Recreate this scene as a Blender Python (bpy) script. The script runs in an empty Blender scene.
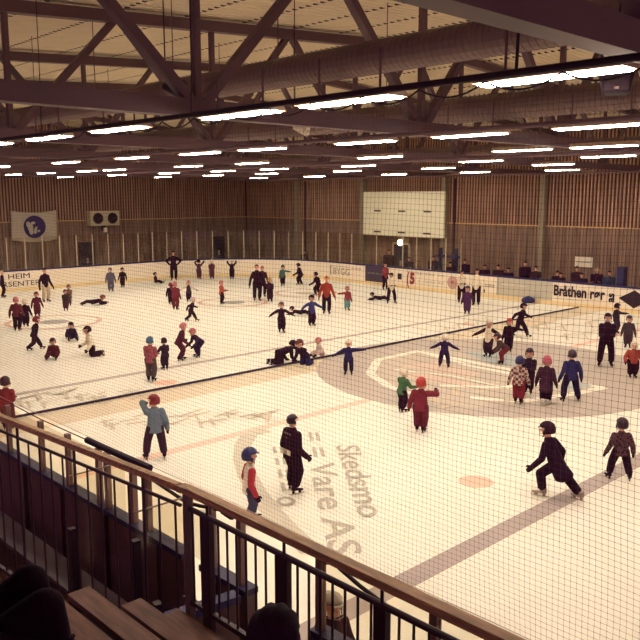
import bpy, bmesh, math, random
from math import sin, cos, pi, radians as R
from mathutils import Vector as V, Matrix as M
random.seed(7)
S = bpy.context.scene
COL = S.collection
# ------------------------------------------------------------------ camera
CH = 5.35
cam = bpy.data.objects.new('camera', bpy.data.cameras.new('camera'))
COL.objects.link(cam); S.camera = cam
cam.location = (0, 0, CH)
cam.rotation_euler = (R(90 - 9.02), 0, R(46.38 - 90))
cam.data.sensor_width = 36; cam.data.lens = 781 / 640 * 36
cam.data.clip_end = 300; cam.data.clip_start = 0.05
AZ = R(46.38); CT, ST = cos(R(9.02)), sin(R(9.02))

def at(px, py, z=0.0):
    """point of the place seen at a measured spot of the photograph, on the level z"""
    u = 320 - py; lat = px - 320
    hf = 781 * CT + u * ST; dz = -781 * ST + u * CT
    t = (z - CH) / dz
    f = hf * t; l = lat * t
    return V((f * cos(AZ) + l * sin(AZ), f * sin(AZ) - l * cos(AZ), z))

def tall(p, ytop):
    """height of a thing standing at p whose top shows at ytop"""
    fwd = p.x * cos(AZ) + p.y * sin(AZ)
    v = (320 - ytop) / 781
    return CH - fwd * (ST - v * CT) / (CT + v * ST)

def y_on(px, X):           # where the sight line px meets a long wall at X
    r = (px - 320) / 790.8
    return X * (sin(AZ) - cos(AZ) * r) / (cos(AZ) + sin(AZ) * r)
def x_on(px, Y):
    r = (px - 320) / 790.8
    return Y * (cos(AZ) + sin(AZ) * r) / (sin(AZ) - cos(AZ) * r)

# ------------------------------------------------------------------ materials
def lin(c): 
    c = c / 255
    return c / 12.92 if c <= .04045 else ((c + .055) / 1.055) ** 2.4
MATS = {}
def mat(name, rgb, rough=.8, metal=0., noise=0., scale=6., emit=0., k=1.0, bump=0., spec=.3):
    if name in MATS: return MATS[name]
    m = bpy.data.materials.new(name); m.use_nodes = True
    nt = m.node_tree; b = nt.nodes['Principled BSDF']
    c = tuple(min(.9, lin(v) * k) for v in rgb) + (1,)
    b.inputs['Base Color'].default_value = c
    b.inputs['Roughness'].default_value = rough
    b.inputs['Metallic'].default_value = metal
    b.inputs['Specular IOR Level'].default_value = spec
    if emit:
        b.inputs['Emission Color'].default_value = c; b.inputs['Emission Strength'].default_value = emit
    if noise or bump:
        tc = nt.nodes.new('ShaderNodeTexCoord'); n = nt.nodes.new('ShaderNodeTexNoise')
        n.inputs['Scale'].default_value = scale; n.inputs['Detail'].default_value = 4
        nt.links.new(tc.outputs['Object'], n.inputs['Vector'])
        if noise:
            mx = nt.nodes.new('ShaderNodeMix'); mx.data_type = 'RGBA'
            mx.inputs[6].default_value = tuple(v * (1 - noise) for v in c[:3]) + (1,)
            mx.inputs[7].default_value = tuple(min(.95, v * (1 + noise)) for v in c[:3]) + (1,)
            nt.links.new(n.outputs['Fac'], mx.inputs[0]); nt.links.new(mx.outputs[2], b.inputs['Base Color'])
        if bump:
            bp = nt.nodes.new('ShaderNodeBump'); bp.inputs['Strength'].default_value = bump; bp.inputs['Distance'].default_value = .02
            nt.links.new(n.outputs['Fac'], bp.inputs['Height']); nt.links.new(bp.outputs[0], b.inputs['Normal'])
    MATS[name] = m
    return m
def cloth(rgb):
    l_ = sum(rgb) / 3; q_ = tuple(int(v * .8 + l_ * .2) for v in rgb); return mat('cloth_%d_%d_%d' % rgb, q_, .9, noise=.18, scale=14, k=1.15, spec=.1, bump=.15)
def wood(name, rgb, axis='Y', k=1.0):
    if name in MATS: return MATS[name]
    m = mat(name, rgb, .6, k=k); nt = m.node_tree; b = nt.nodes['Principled BSDF']
    tc = nt.nodes.new('ShaderNodeTexCoord'); mp = nt.nodes.new('ShaderNodeMapping')
    mp.inputs['Scale'].default_value = (9, 1.2, 9) if axis == 'Y' else (1.2, 9, 9)
    n = nt.nodes.new('ShaderNodeTexNoise'); n.inputs['Scale'].default_value = 3.0; n.inputs['Detail'].default_value = 7
    r = nt.nodes.new('ShaderNodeValToRGB'); c = [lin(v) * k for v in rgb]
    r.color_ramp.elements[0].position = .35; r.color_ramp.elements[1].position = .65
    r.color_ramp.elements[0].color = (c[0] * .75, c[1] * .72, c[2] * .72, 1); r.color_ramp.elements[1].color = (c[0] * 1.15, c[1] * 1.12, c[2] * 1.12, 1)
    nt.links.new(tc.outputs['Object'], mp.inputs[0]); nt.links.new(mp.outputs[0], n.inputs['Vector'])
    nt.links.new(n.outputs['Fac'], r.inputs[0]); nt.links.new(r.outputs[0], b.inputs['Base Color'])
    return m
def glass(name, tint=(.95, .93, .88), a=.06):
    if name in MATS: return MATS[name]
    m = bpy.data.materials.new(name); m.use_nodes = True; nt = m.node_tree; nt.nodes.clear()
    o = nt.nodes.new('ShaderNodeOutputMaterial'); mx = nt.nodes.new('ShaderNodeMixShader')
    t = nt.nodes.new('ShaderNodeBsdfTransparent'); t.inputs[0].default_value = tint + (1,)
    g = nt.nodes.new('ShaderNodeBsdfGlossy'); g.inputs['Roughness'].default_value = .08
    lw = nt.nodes.new('ShaderNodeLayerWeight'); lw.inputs['Blend'].default_value = .5
    pw = nt.nodes.new('ShaderNodeMath'); pw.operation = 'POWER'; pw.inputs[1].default_value = 4; nt.links.new(lw.outputs['Facing'], pw.inputs[0])
    f = nt.nodes.new('ShaderNodeMath'); f.operation = 'MULTIPLY_ADD'; f.inputs[1].default_value = .5; f.inputs[2].default_value = .03; nt.links.new(pw.outputs[0], f.inputs[0])
    nt.links.new(f.outputs[0], mx.inputs[0]); nt.links.new(t.outputs[0], mx.inputs[1]); nt.links.new(g.outputs[0], mx.inputs[2])
    nt.links.new(mx.outputs[0], o.inputs[0]); MATS[name] = m
    return m
STEEL = mat('painted_steel', (98, 72, 78), .55, noise=.12, scale=2)
DARK = mat('dark_painted_steel', (62, 34, 48), .5, noise=.1, scale=5)
BLACK = mat('black_rubber', (38, 12, 30), .6)
ALU = mat('brushed_aluminium', (175, 150, 130), .4, noise=.1)
WHITEB = mat('white_board_plastic', (243, 228, 204), .45, noise=.03, scale=2)
NAVY = mat('navy_cap', (52, 46, 96), .45, noise=.1)
YEL = mat('yellow_kick', (238, 212, 160), .5, noise=.05)
GLASS = glass('plexiglass')

# ------------------------------------------------------------------ object helpers
def obj(name, bm, m, parent=None, smooth=False, loc=None):
    me = bpy.data.meshes.new(name); bm.to_mesh(me); bm.free()
    if m: me.materials.append(m)
    if smooth:
        for p in me.polygons: p.use_smooth = True
    o = bpy.data.objects.new(name, me); COL.objects.link(o)
    if parent: o.parent = parent
    if loc is not None: o.location = loc
    return o
def tag(o, label, cat, group=None):
    o['label'] = label; o['category'] = cat
    if group: o['group'] = group
    return o
def struct(o): o['kind'] = 'structure'; return o
def thing(name, label, cat, loc=(0, 0, 0), rz=0, group=None):
    o = bpy.data.objects.new(name, None); COL.objects.link(o); o.location = loc; o.rotation_euler = (0, 0, rz)
    o.empty_display_size = .1
    return tag(o, label, cat, group)
def link(name, me, parent, mw=None):
    o = bpy.data.objects.new(name, me); COL.objects.link(o); o.parent = parent
    if mw is not None: o.matrix_local = mw
    return o
def box(bm, x0, x1, y0, y1, z0, z1):
    vs = [bm.verts.new((x, y, z)) for z in (z0, z1) for x, y in ((x0, y0), (x1, y0), (x1, y1), (x0, y1))]
    for f in ((3, 2, 1, 0), (4, 5, 6, 7), (0, 1, 5, 4), (1, 2, 6, 5), (2, 3, 7, 6), (3, 0, 4, 7)):
        bm.faces.new([vs[i] for i in f])
    return bm
def bx(*a): return box(bmesh.new(), *a)
def beam(bm, a, b, w, h, up=(0, 0, 1)):
    a, b = V(a), V(b); d = (b - a).normalized(); u = V(up)
    s = d.cross(u)
    if s.length < 1e-3: s = d.cross(V((1, 0, 0)))
    s.normalize(); u = s.cross(d).normalized()
    q = [(-1, -1), (1, -1), (1, 1), (-1, 1)]
    A = [bm.verts.new(a + s * (i * w / 2) + u * (j * h / 2)) for i, j in q]
    B = [bm.verts.new(b + s * (i * w / 2) + u * (j * h / 2)) for i, j in q]
    for i in range(4):
        bm.faces.new([A[i], A[(i + 1) % 4], B[(i + 1) % 4], B[i]])
    bm.faces.new(A[::-1]); bm.faces.new(B)
    return bm
def tube(bm, pts, r, n=8, cap=True):
    pts = [V(p) for p in pts]; prev = None; rings = []
    rr = r if isinstance(r, (list, tuple)) else [r] * len(pts)
    for i, p in enumerate(pts):
        d = (pts[min(i + 1, len(pts) - 1)] - pts[max(i - 1, 0)]).normalized()
        u = V((0, 0, 1)) if abs(d.z) < .9 else V((1, 0, 0))
        if prev is not None: u = prev
        s = d.cross(u).normalized(); u = s.cross(d).normalized(); prev = u
        rings.append([bm.verts.new(p + s * (rr[i] * cos(2 * pi * k / n)) + u * (rr[i] * sin(2 * pi * k / n))) for k in range(n)])
    for a, b in zip(rings, rings[1:]):
        for k in range(n): bm.faces.new([a[k], a[(k + 1) % n], b[(k + 1) % n], b[k]])
    if cap and n > 2: bm.faces.new(rings[0][::-1]); bm.faces.new(rings[-1])
    return bm
def prism(bm, poly, z0, z1):
    a = [bm.verts.new((x, y, z0)) for x, y in poly]; b = [bm.verts.new((x, y, z1)) for x, y in poly]
    n = len(poly)
    for i in range(n): bm.faces.new([a[i], a[(i + 1) % n], b[(i + 1) % n], b[i]])
    bm.faces.new(a[::-1]); bm.faces.new(b)
    return bm
ICO = {}
def ico(sub=2):
    if sub not in ICO:
        t = bmesh.new(); bmesh.ops.create_icosphere(t, subdivisions=sub, radius=1)
        ICO[sub] = ([v.co.copy() for v in t.verts], [[v.index for v in f.verts] for f in t.faces]); t.free()
    return ICO[sub]
def ell(bm, c, r, basis=None, sub=2):
    vs, fs = ico(sub); B = basis or M.Identity(3)
    nv = [bm.verts.new(V(c) + B @ V((v.x * r[0], v.y * r[1], v.z * r[2]))) for v in vs]
    for f in fs: bm.faces.new([nv[i] for i in f])
def hull(bm, items, sub=2):
    """items: (centre, radii, basis) - the convex hull of the ellipsoids is added"""
    t = bmesh.new(); vs, _ = ico(sub)
    for it in items:
        c, r = it[0], it[1]; B = it[2] if len(it) > 2 and it[2] else M.Identity(3)
        if not isinstance(r, (tuple, list)): r = (r, r, r)
        for v in vs: t.verts.new(V(c) + B @ V((v.x * r[0], v.y * r[1], v.z * r[2])))
    res = bmesh.ops.convex_hull(t, input=t.verts[:])
    dead = [e for e in res['geom_interior'] if isinstance(e, bmesh.types.BMVert)] + [e for e in res['geom_unused'] if isinstance(e, bmesh.types.BMVert)]
    bmesh.ops.delete(t, geom=list(set(dead)), context='VERTS')
    bmesh.ops.recalc_face_normals(t, faces=t.faces[:])
    m = {}
    for v in t.verts: m[v] = bm.verts.new(v.co)
    for f in t.faces: bm.faces.new([m[v] for v in f.verts])
    t.free()
TOBAKE = []
def skin(name, bm, m, parent, vox, label=None):
    o = obj(name, bm, m, parent)
    md = o.modifiers.new('r', 'REMESH'); md.mode = 'VOXEL'; md.voxel_size = vox; md.use_smooth_shade = True
    TOBAKE.append(o)
    if label: o['label'] = label
    return o
def bake():
    bpy.context.view_layer.update()
    dg = bpy.context.evaluated_depsgraph_get(); new = {}
    for o in TOBAKE:
        me = bpy.data.meshes.new_from_object(o.evaluated_get(dg)); new[o.name] = me
    for o in TOBAKE:
        me = new[o.name]; me.name = o.name
        # light relaxing of the voxel steps
        b = bmesh.new(); b.from_mesh(me)
        for _ in range(2): bmesh.ops.smooth_vert(b, verts=b.verts[:], factor=.5, use_axis_x=True, use_axis_y=True, use_axis_z=True)
        b.to_mesh(me); b.free()
        o.modifiers.clear(); old = o.data; mm = [s for s in old.materials]
        o.data = me
        me.materials.clear()
        for s in mm: me.materials.append(s)
        for p in me.polygons: p.use_smooth = True
def text(name, s, m, parent, size, mx, bold=.0, depth=.004, sx=1.0, align='LEFT', rot90=False):
    c = bpy.data.curves.new(name, 'FONT'); c.body = s; c.size = size; c.extrude = depth; c.offset = bold; c.align_x = align
    c.resolution_u = 3
    t = bpy.data.objects.new(name, c); COL.objects.link(t)
    bpy.context.view_layer.update()
    me = bpy.data.meshes.new_from_object(t.evaluated_get(bpy.context.evaluated_depsgraph_get()))
    bpy.data.objects.remove(t); me.materials.clear(); me.materials.append(m)
    me.transform(M.Diagonal((sx, 1, 1, 1)))
    me.transform(mx)
    o = bpy.data.objects.new(name, me); COL.objects.link(o)
    if parent: o.parent = parent
    return o
def frame(o, x, y, z=None):
    x = V(x).normalized(); y = V(y).normalized(); z = x.cross(y)
    m = M((x, y, z)).transposed().to_4x4(); m.translation = V(o)
    return m

# ================================================================== SETTING
XN, XF, YE, YB = 4.85, 35.0, 43.7, -12.0     # rink sides
EW, SW = 49.5, 39.0                          # end wall, side wall
YC = 13.7                                    # centre line
# ---- ice and floors
def ice_mat():
    m = bpy.data.materials.new('ice'); m.use_nodes = True; nt = m.node_tree; b = nt.nodes['Principled BSDF']
    tc = nt.nodes.new('ShaderNodeTexCoord')
    n = nt.nodes.new('ShaderNodeTexNoise'); n.inputs['Scale'].default_value = .35; n.inputs['Detail'].default_value = 6
    n2 = nt.nodes.new('ShaderNodeTexNoise'); n2.inputs['Scale'].default_value = 5; n2.inputs['Detail'].default_value = 8
    mp = nt.nodes.new('ShaderNodeMapping'); mp.inputs['Scale'].default_value = (1.6, .25, 1); mp.inputs['Rotation'].default_value = (0, 0, .5)
    ad = nt.nodes.new('ShaderNodeMath'); ad.operation = 'ADD'
    hf = nt.nodes.new('ShaderNodeMath'); hf.operation = 'MULTIPLY'; hf.inputs[1].default_value = .5
    r = nt.nodes.new('ShaderNodeValToRGB')
    r.color_ramp.elements[0].position = .36; r.color_ramp.elements[0].color = (.84, .78, .64, 1)
    r.color_ramp.elements[1].position = .62; r.color_ramp.elements[1].color = (.88, .83, .70, 1)
    nt.links.new(tc.outputs['Object'], n.inputs['Vector']); nt.links.new(tc.outputs['Object'], mp.inputs[0]); nt.links.new(mp.outputs[0], n2.inputs['Vector'])
    nt.links.new(n.outputs['Fac'], ad.inputs[0]); nt.links.new(n2.outputs['Fac'], ad.inputs[1]); nt.links.new(ad.outputs[0], hf.inputs[0])
    nt.links.new(hf.outputs[0], r.inputs[0]); nt.links.new(r.outputs[0], b.inputs['Base Color'])
    b.inputs['Roughness'].default_value = .5; b.inputs['Specular IOR Level'].default_value = .12
    return m
ICE = ice_mat()
fl = struct(obj('floor', bx(-8, SW + .2, YB - 2, EW + .2, -.3, -.06), mat('concrete', (120, 92, 78), .85, noise=.15, scale=2)))
rr = 8.0
def rink_path(off=0.0, n=14, y0=YB, near=False):
    """far side, end and near side of the rink as one polyline"""
    p = [(XF + off, y0)]
    for k in range(n + 1):
        a = pi / 2 * k / n; p.append((XF - rr + (rr + off) * cos(a), YE - rr + (rr + off) * sin(a)))
    for k in range(n + 1):
        a = pi / 2 + pi / 2 * k / n; p.append((XN + rr + (rr + off) * cos(a), YE - rr + (rr + off) * sin(a)))
    p.append((XN - off, 35.0))
    return p
pp = rink_path(0.0); pp[-1] = (XN, YB)
ice = struct(obj('floor', prism(bmesh.new(), pp, -.06, 0), ICE))
def paint(name, rgb, z=.003, polys=None, k=1.0):
    bm = bmesh.new()
    for pl in polys:
        z += .0004; vs = [bm.verts.new((x, y, z)) for x, y in pl]; f = bm.faces.new(vs)
        if f.normal.z < 0: f.normal_flip()
    bm.normal_update()
    for f in bm.faces:
        if f.normal.z < 0: f.normal_flip()
    return obj(name, bm, mat('ice_paint_%d_%d_%d' % rgb, rgb, .5, noise=.07, scale=1.5, k=k, spec=.12), ice)
def rect(x0, x1, y0, y1): return [(x0, y0), (x1, y0), (x1, y1), (x0, y1)]
def ring(cx, cy, r0, r1, a0=0, a1=360, n=64):
    out = []
    for k in range(n):
        a = R(a0 + (a1 - a0) * k / n); b = R(a0 + (a1 - a0) * (k + 1) / n)
        out.append([(cx + r0 * cos(a), cy + r0 * sin(a)), (cx + r1 * cos(a), cy + r1 * sin(a)), (cx + r1 * cos(b), cy + r1 * sin(b)), (cx + r0 * cos(b), cy + r0 * sin(b))])
    return out
def disc(cx, cy, r, n=40): return [(cx + r * cos(2 * pi * k / n), cy + r * sin(2 * pi * k / n)) for k in range(n)]
XA, XB = XN + .1, XF - .02
BLUEP = (176, 160, 152)
paint('blue_line', BLUEP, polys=[rect(XA, XB, 6.42, 6.80)])
paint('blue_line', (190, 174, 160), polys=[rect(XA, XB, 20.6, 20.88)])
paint('red_line', (240, 204, 182), polys=[rect(XA, XB, 13.55, 13.85)])
paint('painted_shadow_band', (224, 206, 176), polys=[rect(XA, XB, 17.15, 18.4)])  # grey tone paints the net's shadow onto the ice
GREY = (188, 174, 160)
CX = 20.2
paint('centre_logo_disc', GREY, .006, polys=[disc(CX, 13.6, 5.35, 72)])
# pointed white outline with pale blue and pink bands inside the disc
def dirp(px, py): p = at(px, py); return (p.x, p.y)
def strip(pts, w):
    out = []
    for a, b in zip(pts, pts[1:]):
        a, b = V(a), V(b); d = (b - a).normalized(); s = V((-d.y, d.x)) * w / 2
        out.append([tuple(a + s), tuple(b + s), tuple(b - s), tuple(a - s)])
    return out
W = (240, 232, 214)
tipR = dirp(604, 388); tipL = dirp(370, 374); top1 = dirp(420, 351); top2 = dirp(500, 360); bot1 = dirp(415, 398); bot2 = dirp(540, 404)
paint('centre_logo_fill', (198, 184, 166), .009, polys=[[tipL, dirp(388, 357), top1, dirp(470, 352), dirp(530, 363), tipR, bot2, dirp(470, 408), bot1]])
paint('centre_logo_outline', W, .012, polys=strip([dirp(410, 394), dirp(388, 386), tipL, dirp(378, 360), top1, dirp(470, 362), dirp(540, 376), tipR, dirp(575, 394), dirp(520, 402), dirp(470, 398)], .28))
paint('centre_logo_blue', (178, 182, 176), .015, polys=[[dirp(462, 352), dirp(500, 353), dirp(530, 361), dirp(528, 368), dirp(490, 364)], [dirp(552, 372), dirp(592, 386), dirp(574, 391), dirp(545, 384)]])
paint('centre_logo_pink', (214, 190, 170), .015, polys=[[dirp(400, 366), dirp(440, 362), dirp(480, 374), dirp(470, 378)], [dirp(398, 376), dirp(430, 374), dirp(500, 390), dirp(460, 388)]])
paint('centre_logo_white', W, .018, polys=strip([dirp(420, 352), dirp(470, 366), dirp(520, 376)], .25) + strip([dirp(440, 386), dirp(500, 388), dirp(540, 384)], .22) + strip([dirp(395, 370), dirp(450, 376), dirp(530, 394)], .12))
for x, y in ((11.9, 8.2), (12.0, 19.1), (27.0, 19.3), (27, 8.2)): paint('spot', (238, 190, 166), polys=[disc(x, y, .33)])
for x, y, r, c2 in ((14.6, 31.9, 2.0, (170, 160, 150)), (24.0, 31.6, 1.8, (165, 158, 148)), (29.3, 31.9, 1.75, (205, 190, 165))):
    paint('circle', (218, 182, 158), polys=ring(x, y, r - .22, r)); paint('disc', c2, polys=[disc(x, y, .62)])
paint('goal_line', (226, 176, 148), polys=[rect(8, 32, 39.66, 39.72)])
# big circular advert near the stands
INK = mat('ice_ink', (188, 178, 160), .5, noise=.15, scale=3, spec=.12)
pa = [at(268, 430), at(250, 434), at(243, 445), at(242, 458), at(247, 475), at(256, 492), at(270, 510), at(288, 530), at(312, 552)]
paint('advert_arc', (208, 198, 176), .006, polys=strip([(p.x, p.y) for p in pa], .38))
def icetext(s, p0, p1, h, z=.008):
    a, b = at(*p0), at(*p1); d = (b - a); L = d.length; d.normalize(); up = V((-d.y, d.x, 0))
    o = text('lettering', s, INK, ice, 1.0, M.Identity(4), bold=.016, depth=.0)
    xs = [v.co.x for v in o.data.vertices]; w = max(xs) - min(xs)
    o.data.transform(M.Translation((-min(xs), 0, z)) ); o.data.transform(M.Diagonal((L / w, h / .72, 1, 1)))
    o.data.transform(frame((a.x, a.y, 0), d, up))
    return o
icetext('Skedsmo', (336, 446), (360, 518), .5, .012)
icetext('= = Vare AS', (302, 433), (330, 556), .52)
icetext('= = = = o', (266, 448), (278, 507), .5, .016)
def strokes(x0, x1, y0, y1, n, seed):
    rnd = random.Random(seed); out = []
    for i in range(n):
        px = x0 + (x1 - x0) * (i + rnd.random() * .6) / n; py = y0 + (y1 - y0) * rnd.random() + (px - x0) * (-.03)
        L = 8 + rnd.random() * 18; dy = -L * (.12 + .22 * rnd.random()); w = .05 + .07 * rnd.random()
        a, b = at(px, py), at(px + L, py + dy); out += strip([(a.x, a.y), (b.x, b.y)], w)
        if rnd.random() < .5:
            a, b = at(px + L * .3, py - 3), at(px + L * .5, py + 4); out += strip([(a.x, a.y), (b.x, b.y)], w)
    return out
paint('advert_streaks', (208, 194, 170), .010, polys=strokes(98, 270, 418, 428, 20, 3) + strokes(0, 150, 408, 396, 16, 5))
paint('skate_scuffs', (214, 196, 166), .020, polys=[p for p in strokes(420, 590, 322, 342, 22, 9)])
paint('skate_scuffs', (212, 194, 166), .021, polys=[p for p in strokes(400, 560, 380, 412, 16, 12)])
# ---- foam divider lying across the ice
dv = thing('rink_divider', 'long low navy foam divider lying right across the ice beside the painted shadow band', 'divider', (0, 18.42, 0))
for k in range(12):
    x0 = XN + .2 + k * 2.48
    obj('segment', bx(x0, x0 + 2.46, -.03, .03, .022, .075), mat('divider_foam', (54, 30, 58), .6), dv)

# ---- walls of upright battens
def wallmat(name, rgb, k=1.0):
    m = mat(name, rgb, .75, k=k); nt = m.node_tree; b = nt.nodes['Principled BSDF']
    tc = nt.nodes.new('ShaderNodeTexCoord'); mp = nt.nodes.new('ShaderNodeMapping'); mp.inputs['Scale'].default_value = (1.3, 1.3, .12)
    n = nt.nodes.new('ShaderNodeTexNoise'); n.inputs['Scale'].default_value = 3; n.inputs['Detail'].default_value = 5
    r = nt.nodes.new('ShaderNodeValToRGB'); c = [lin(v) * k for v in rgb]
    r.color_ramp.elements[0].position = .3; r.color_ramp.elements[1].position = .7
    r.color_ramp.elements[0].color = tuple(v * .65 for v in c) + (1,); r.color_ramp.elements[1].color = tuple(v * 1.3 for v in c) + (1,)
    nt.links.new(tc.outputs['Object'], mp.inputs[0]); nt.links.new(mp.outputs[0], n.inputs['Vector']); nt.links.new(n.outputs['Fac'], r.inputs[0]); nt.links.new(r.outputs[0], b.inputs['Base Color'])
    return m
WBACK = mat('wall_board', (84, 50, 50), .8, noise=.15, scale=1.2)
WSLAT = wallmat('wall_battens', (172, 136, 112), k=1.05)
WLOW = wallmat('wall_low_boards', (140, 112, 96), k=1.0)
ZS = 3.72
we = struct(obj('wall_end', bx(-8, SW + .3, EW, EW + .3, -.06, 10.5), WBACK))
ws = struct(obj('wall_side', bx(SW, SW + .3, YB - 2, EW, -.06, 10.5), WBACK))
bm = bmesh.new(); x = 8.0
while x < SW - .1:
    box(bm, x, x + .09, EW - .05, EW, ZS, 10.2); x += .2
obj('batten', bm, WSLAT, we)
bm = bmesh.new(); x = 8.0
while x < SW - .1:
    box(bm, x, x + .165, EW - .03, EW, -.05, ZS - .03); x += .2
obj('lower_boarding', bm, WLOW, we)
bm = bmesh.new(); y = YB
while y < EW - .1:
    box(bm, SW - .05, SW, y, y + .09, ZS, 10.2); y += .2
obj('batten', bm, WSLAT, ws)
bm = bmesh.new(); y = YB
while y < EW - .1:
    box(bm, SW - .03, SW, y, y + .165, -.05, ZS - .03); y += .2
obj('lower_boarding', bm, WLOW, ws)
LEDGE = mat('ledge', (205, 165, 110), .6)
obj('ledge', bx(8, SW - .06, EW - .1, EW, ZS - .03, ZS + .03), LEDGE, we)
obj('ledge', bx(SW - .1, SW, YB, EW - .1, ZS - .03, ZS + .03), LEDGE, ws)
for i, px in enumerate((297, 363, 445, 543.5)):
    yc = y_on(px, SW - .2)
    o = struct(obj('trim_%d' % (i + 1), bx(-.16, .16, -.14, .14, 0, 6.5), mat('column_paint', (150, 135, 112), .6, noise=.08), None, loc=(SW - .2, yc, 0))); o['label'] = 'pale steel column on the side wall'
COLY = [y_on(px, SW - .2) for px in (297, 363, 445, 543.5)]
# downpipes (dark)
for i, px in enumerate((305, 455)):
    yc = y_on(px, SW - .1)
    struct(obj('trim_%d' % (i + 5), tube(bmesh.new(), [(SW - .1, yc, 0), (SW - .1, yc, 6.4)], .06), DARK))
# doors
def door(n, loc, axis, w, h, light=False):
    d = thing('door_%d' % n, 'x', 'x', loc); del d['label']; del d['category']; struct(d)
    fm = mat('door_frame_pale', (190, 172, 140), .6) if light else DARK
    dm = mat('door_leaf', (60, 44, 62), .6, noise=.1)
    if axis == 'x':
        obj('leaf', bx(-w / 2, w / 2, -.05, 0, 0, h), dm, d)
        b = bmesh.new(); box(b, -w / 2 - .08, -w / 2, -.09, 0, 0, h + .08); box(b, w / 2, w / 2 + .08, -.09, 0, 0, h + .08); box(b, -w / 2, w / 2, -.09, 0, h, h + .08)
        obj('door_frame', b, fm, d); obj('door_handle', bx(-.06, .06, -.14, -.05, .9, 1.25), ALU, d)
    else:
        obj('leaf', bx(-.05, 0, -w / 2, w / 2, 0, h), dm, d)
        b = bmesh.new(); box(b, -.1, 0, -w / 2 - .12, -w / 2, 0, h + .12); box(b, -.1, 0, w / 2, w / 2 + .12, 0, h + .12); box(b, -.1, 0, -w / 2, w / 2, h, h + .12)
        obj('door_frame', b, fm, d); obj('door_handle', bx(-.14, -.05, -.06, .06, .9, 1.25), ALU, d)
door(1, (x_on(84, EW - .05), EW - .05, -.06), 'x', 1.0, 2.25)
door(2, (x_on(217, EW - .05), EW - .05, -.06), 'x', .95, 2.25)
door(3, (SW - .05, y_on(402.5, SW - .05), -.06), 'y', 1.25, 2.3, True)
# ---- roof
RX, RZ = 20.0, 10.15
def roofz(x): return RZ - .0625 * abs(x - RX)
DECK = mat('galvanised_deck', (212, 196, 168), .6, noise=.1, scale=1.5)
bm = bmesh.new(); prev = None; y = YB - 2; per = .24; k = 0
prof = []
while y < EW:
    prof += [(y, .0), (y + .09, 0), (y + .12, .05), (y + .21, .05)]; y += per
for (y, dz) in prof:
    cur = [bm.verts.new((x, y, roofz(x) + dz)) for x in (-8, RX, SW + .3)]
    if prev:
        for i in range(2): bm.faces.new([prev[i], prev[i + 1], cur[i + 1], cur[i]])
    prev = cur
ceil = struct(obj('ceiling', bm, DECK))
b = bmesh.new()
for x0, x1 in ((-8, RX), (RX, SW + .3)):
    vs = [b.verts.new(p) for p in ((x0, YB - 2.3, roofz(x0) + .07), (x1, YB - 2.3, roofz(x1) + .07), (x1, EW + .3, roofz(x1) + .07), (x0, EW + .3, roofz(x0) + .07))]; b.faces.new(vs)
obj('roof_cover', b, DECK, ceil)
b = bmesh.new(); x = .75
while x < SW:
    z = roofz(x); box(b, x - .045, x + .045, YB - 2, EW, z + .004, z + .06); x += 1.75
obj('deck_lap_shadow', b, mat('painted_lap_shadow', (50, 28, 36), .9), ceil)  # dark strips colour in the shadow along the sheet laps
# ---- roof trusses
ZB = CH + 1.25
def topz(x): return roofz(x) - .2
TY = [3.05 + 6.63 * k for k in range(-2, 7)]
TY[-1] = 42.9
NAMES = ['behind the viewer', 'beside the viewer', 'nearest overhead, at the top right', 'second from the viewer', 'third from the viewer', 'fourth from the viewer', 'fifth from the viewer', 'sixth from the viewer', 'farthest, before the end wall']
def truss(y, lab):
    t = thing('roof_truss', 'grey steel roof truss spanning the hall, ' + lab, 'truss', (0, y, 0))
    b = bmesh.new(); beam(b, (-7.9, 0, ZB), (SW - .02, 0, ZB), .24, .25); obj('bottom_chord', b, STEEL, t)
    b = bmesh.new(); beam(b, (-7.9, 0, topz(-8)), (RX, 0, topz(RX)), .24, .25); beam(b, (RX, 0, topz(RX)), (SW - .02, 0, topz(SW)), .24, .25); obj('top_chord', b, STEEL, t)
    x = 6.76 - 5.1 * 2
    while x < SW - 2:
        b = bmesh.new(); beam(b, (x, 0, ZB + .13), (x, 0, topz(x) - .1), .11, .11); obj('vertical', b, STEEL, t)
        for s in (-1, 1):
            xx = x + 2.55 * s
            if -6 < xx < SW - .6:
                b = bmesh.new(); beam(b, (x + .12 * s, 0, ZB + .1), (xx - .1 * s, 0, topz(xx) - .1), .14, .16, (0, 1, 0)); obj('diagonal', b, STEEL, t)
        x += 5.1
for y, n in zip(TY[1:], NAMES[1:]): truss(y, n)
# ---- ducts and pipes along the hall
def spiral(name, label, x, z, r, y0, y1, m=None):
    t = thing(name, label, 'duct', (x, y0, z))
    b = bmesh.new(); n = int((y1 - y0) / .11); pts = []; rs = []
    for i in range(n):
        yy = i * .11; pts += [(0, yy, 0), (0, yy + .085, 0), (0, yy + .09, 0), (0, yy + .105, 0)]; rs += [r, r, r * 1.035, r * 1.035]
    tube(b, pts, rs, 16); obj('duct_pipe', b, m or DUCT, t)
    yy = 1.0
    while yy < y1 - y0:
        zz = roofz(x) - z + .01; obj('hanger_rod', beam(bmesh.new(), (-.02, yy, r), (-.02, yy, zz), .015, .015), STEEL, t); yy += 3.3
DUCT = mat('galvanised_spiral_duct', (116, 94, 92), .5, metal=.2, noise=.1, scale=3)
spiral('spiral_duct', 'round spiral air duct along the roof, nearer the stands', 9.3, CH + 2.12, .25, -10, 46)
spiral('spiral_duct', 'round spiral air duct hung below the roof, second from the stands', 14.4, CH + 1.85, .27, -8, 46)
spiral('spiral_duct', 'round spiral air duct over the far half of the rink', 26.5, CH + 1.75, .26, 2, 46)
def pipe(label, pts, r, m, cat='pipe', name='ceiling_pipe'):
    return tag(obj(name, tube(bmesh.new(), pts, r, 8), m), label, cat)
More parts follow.
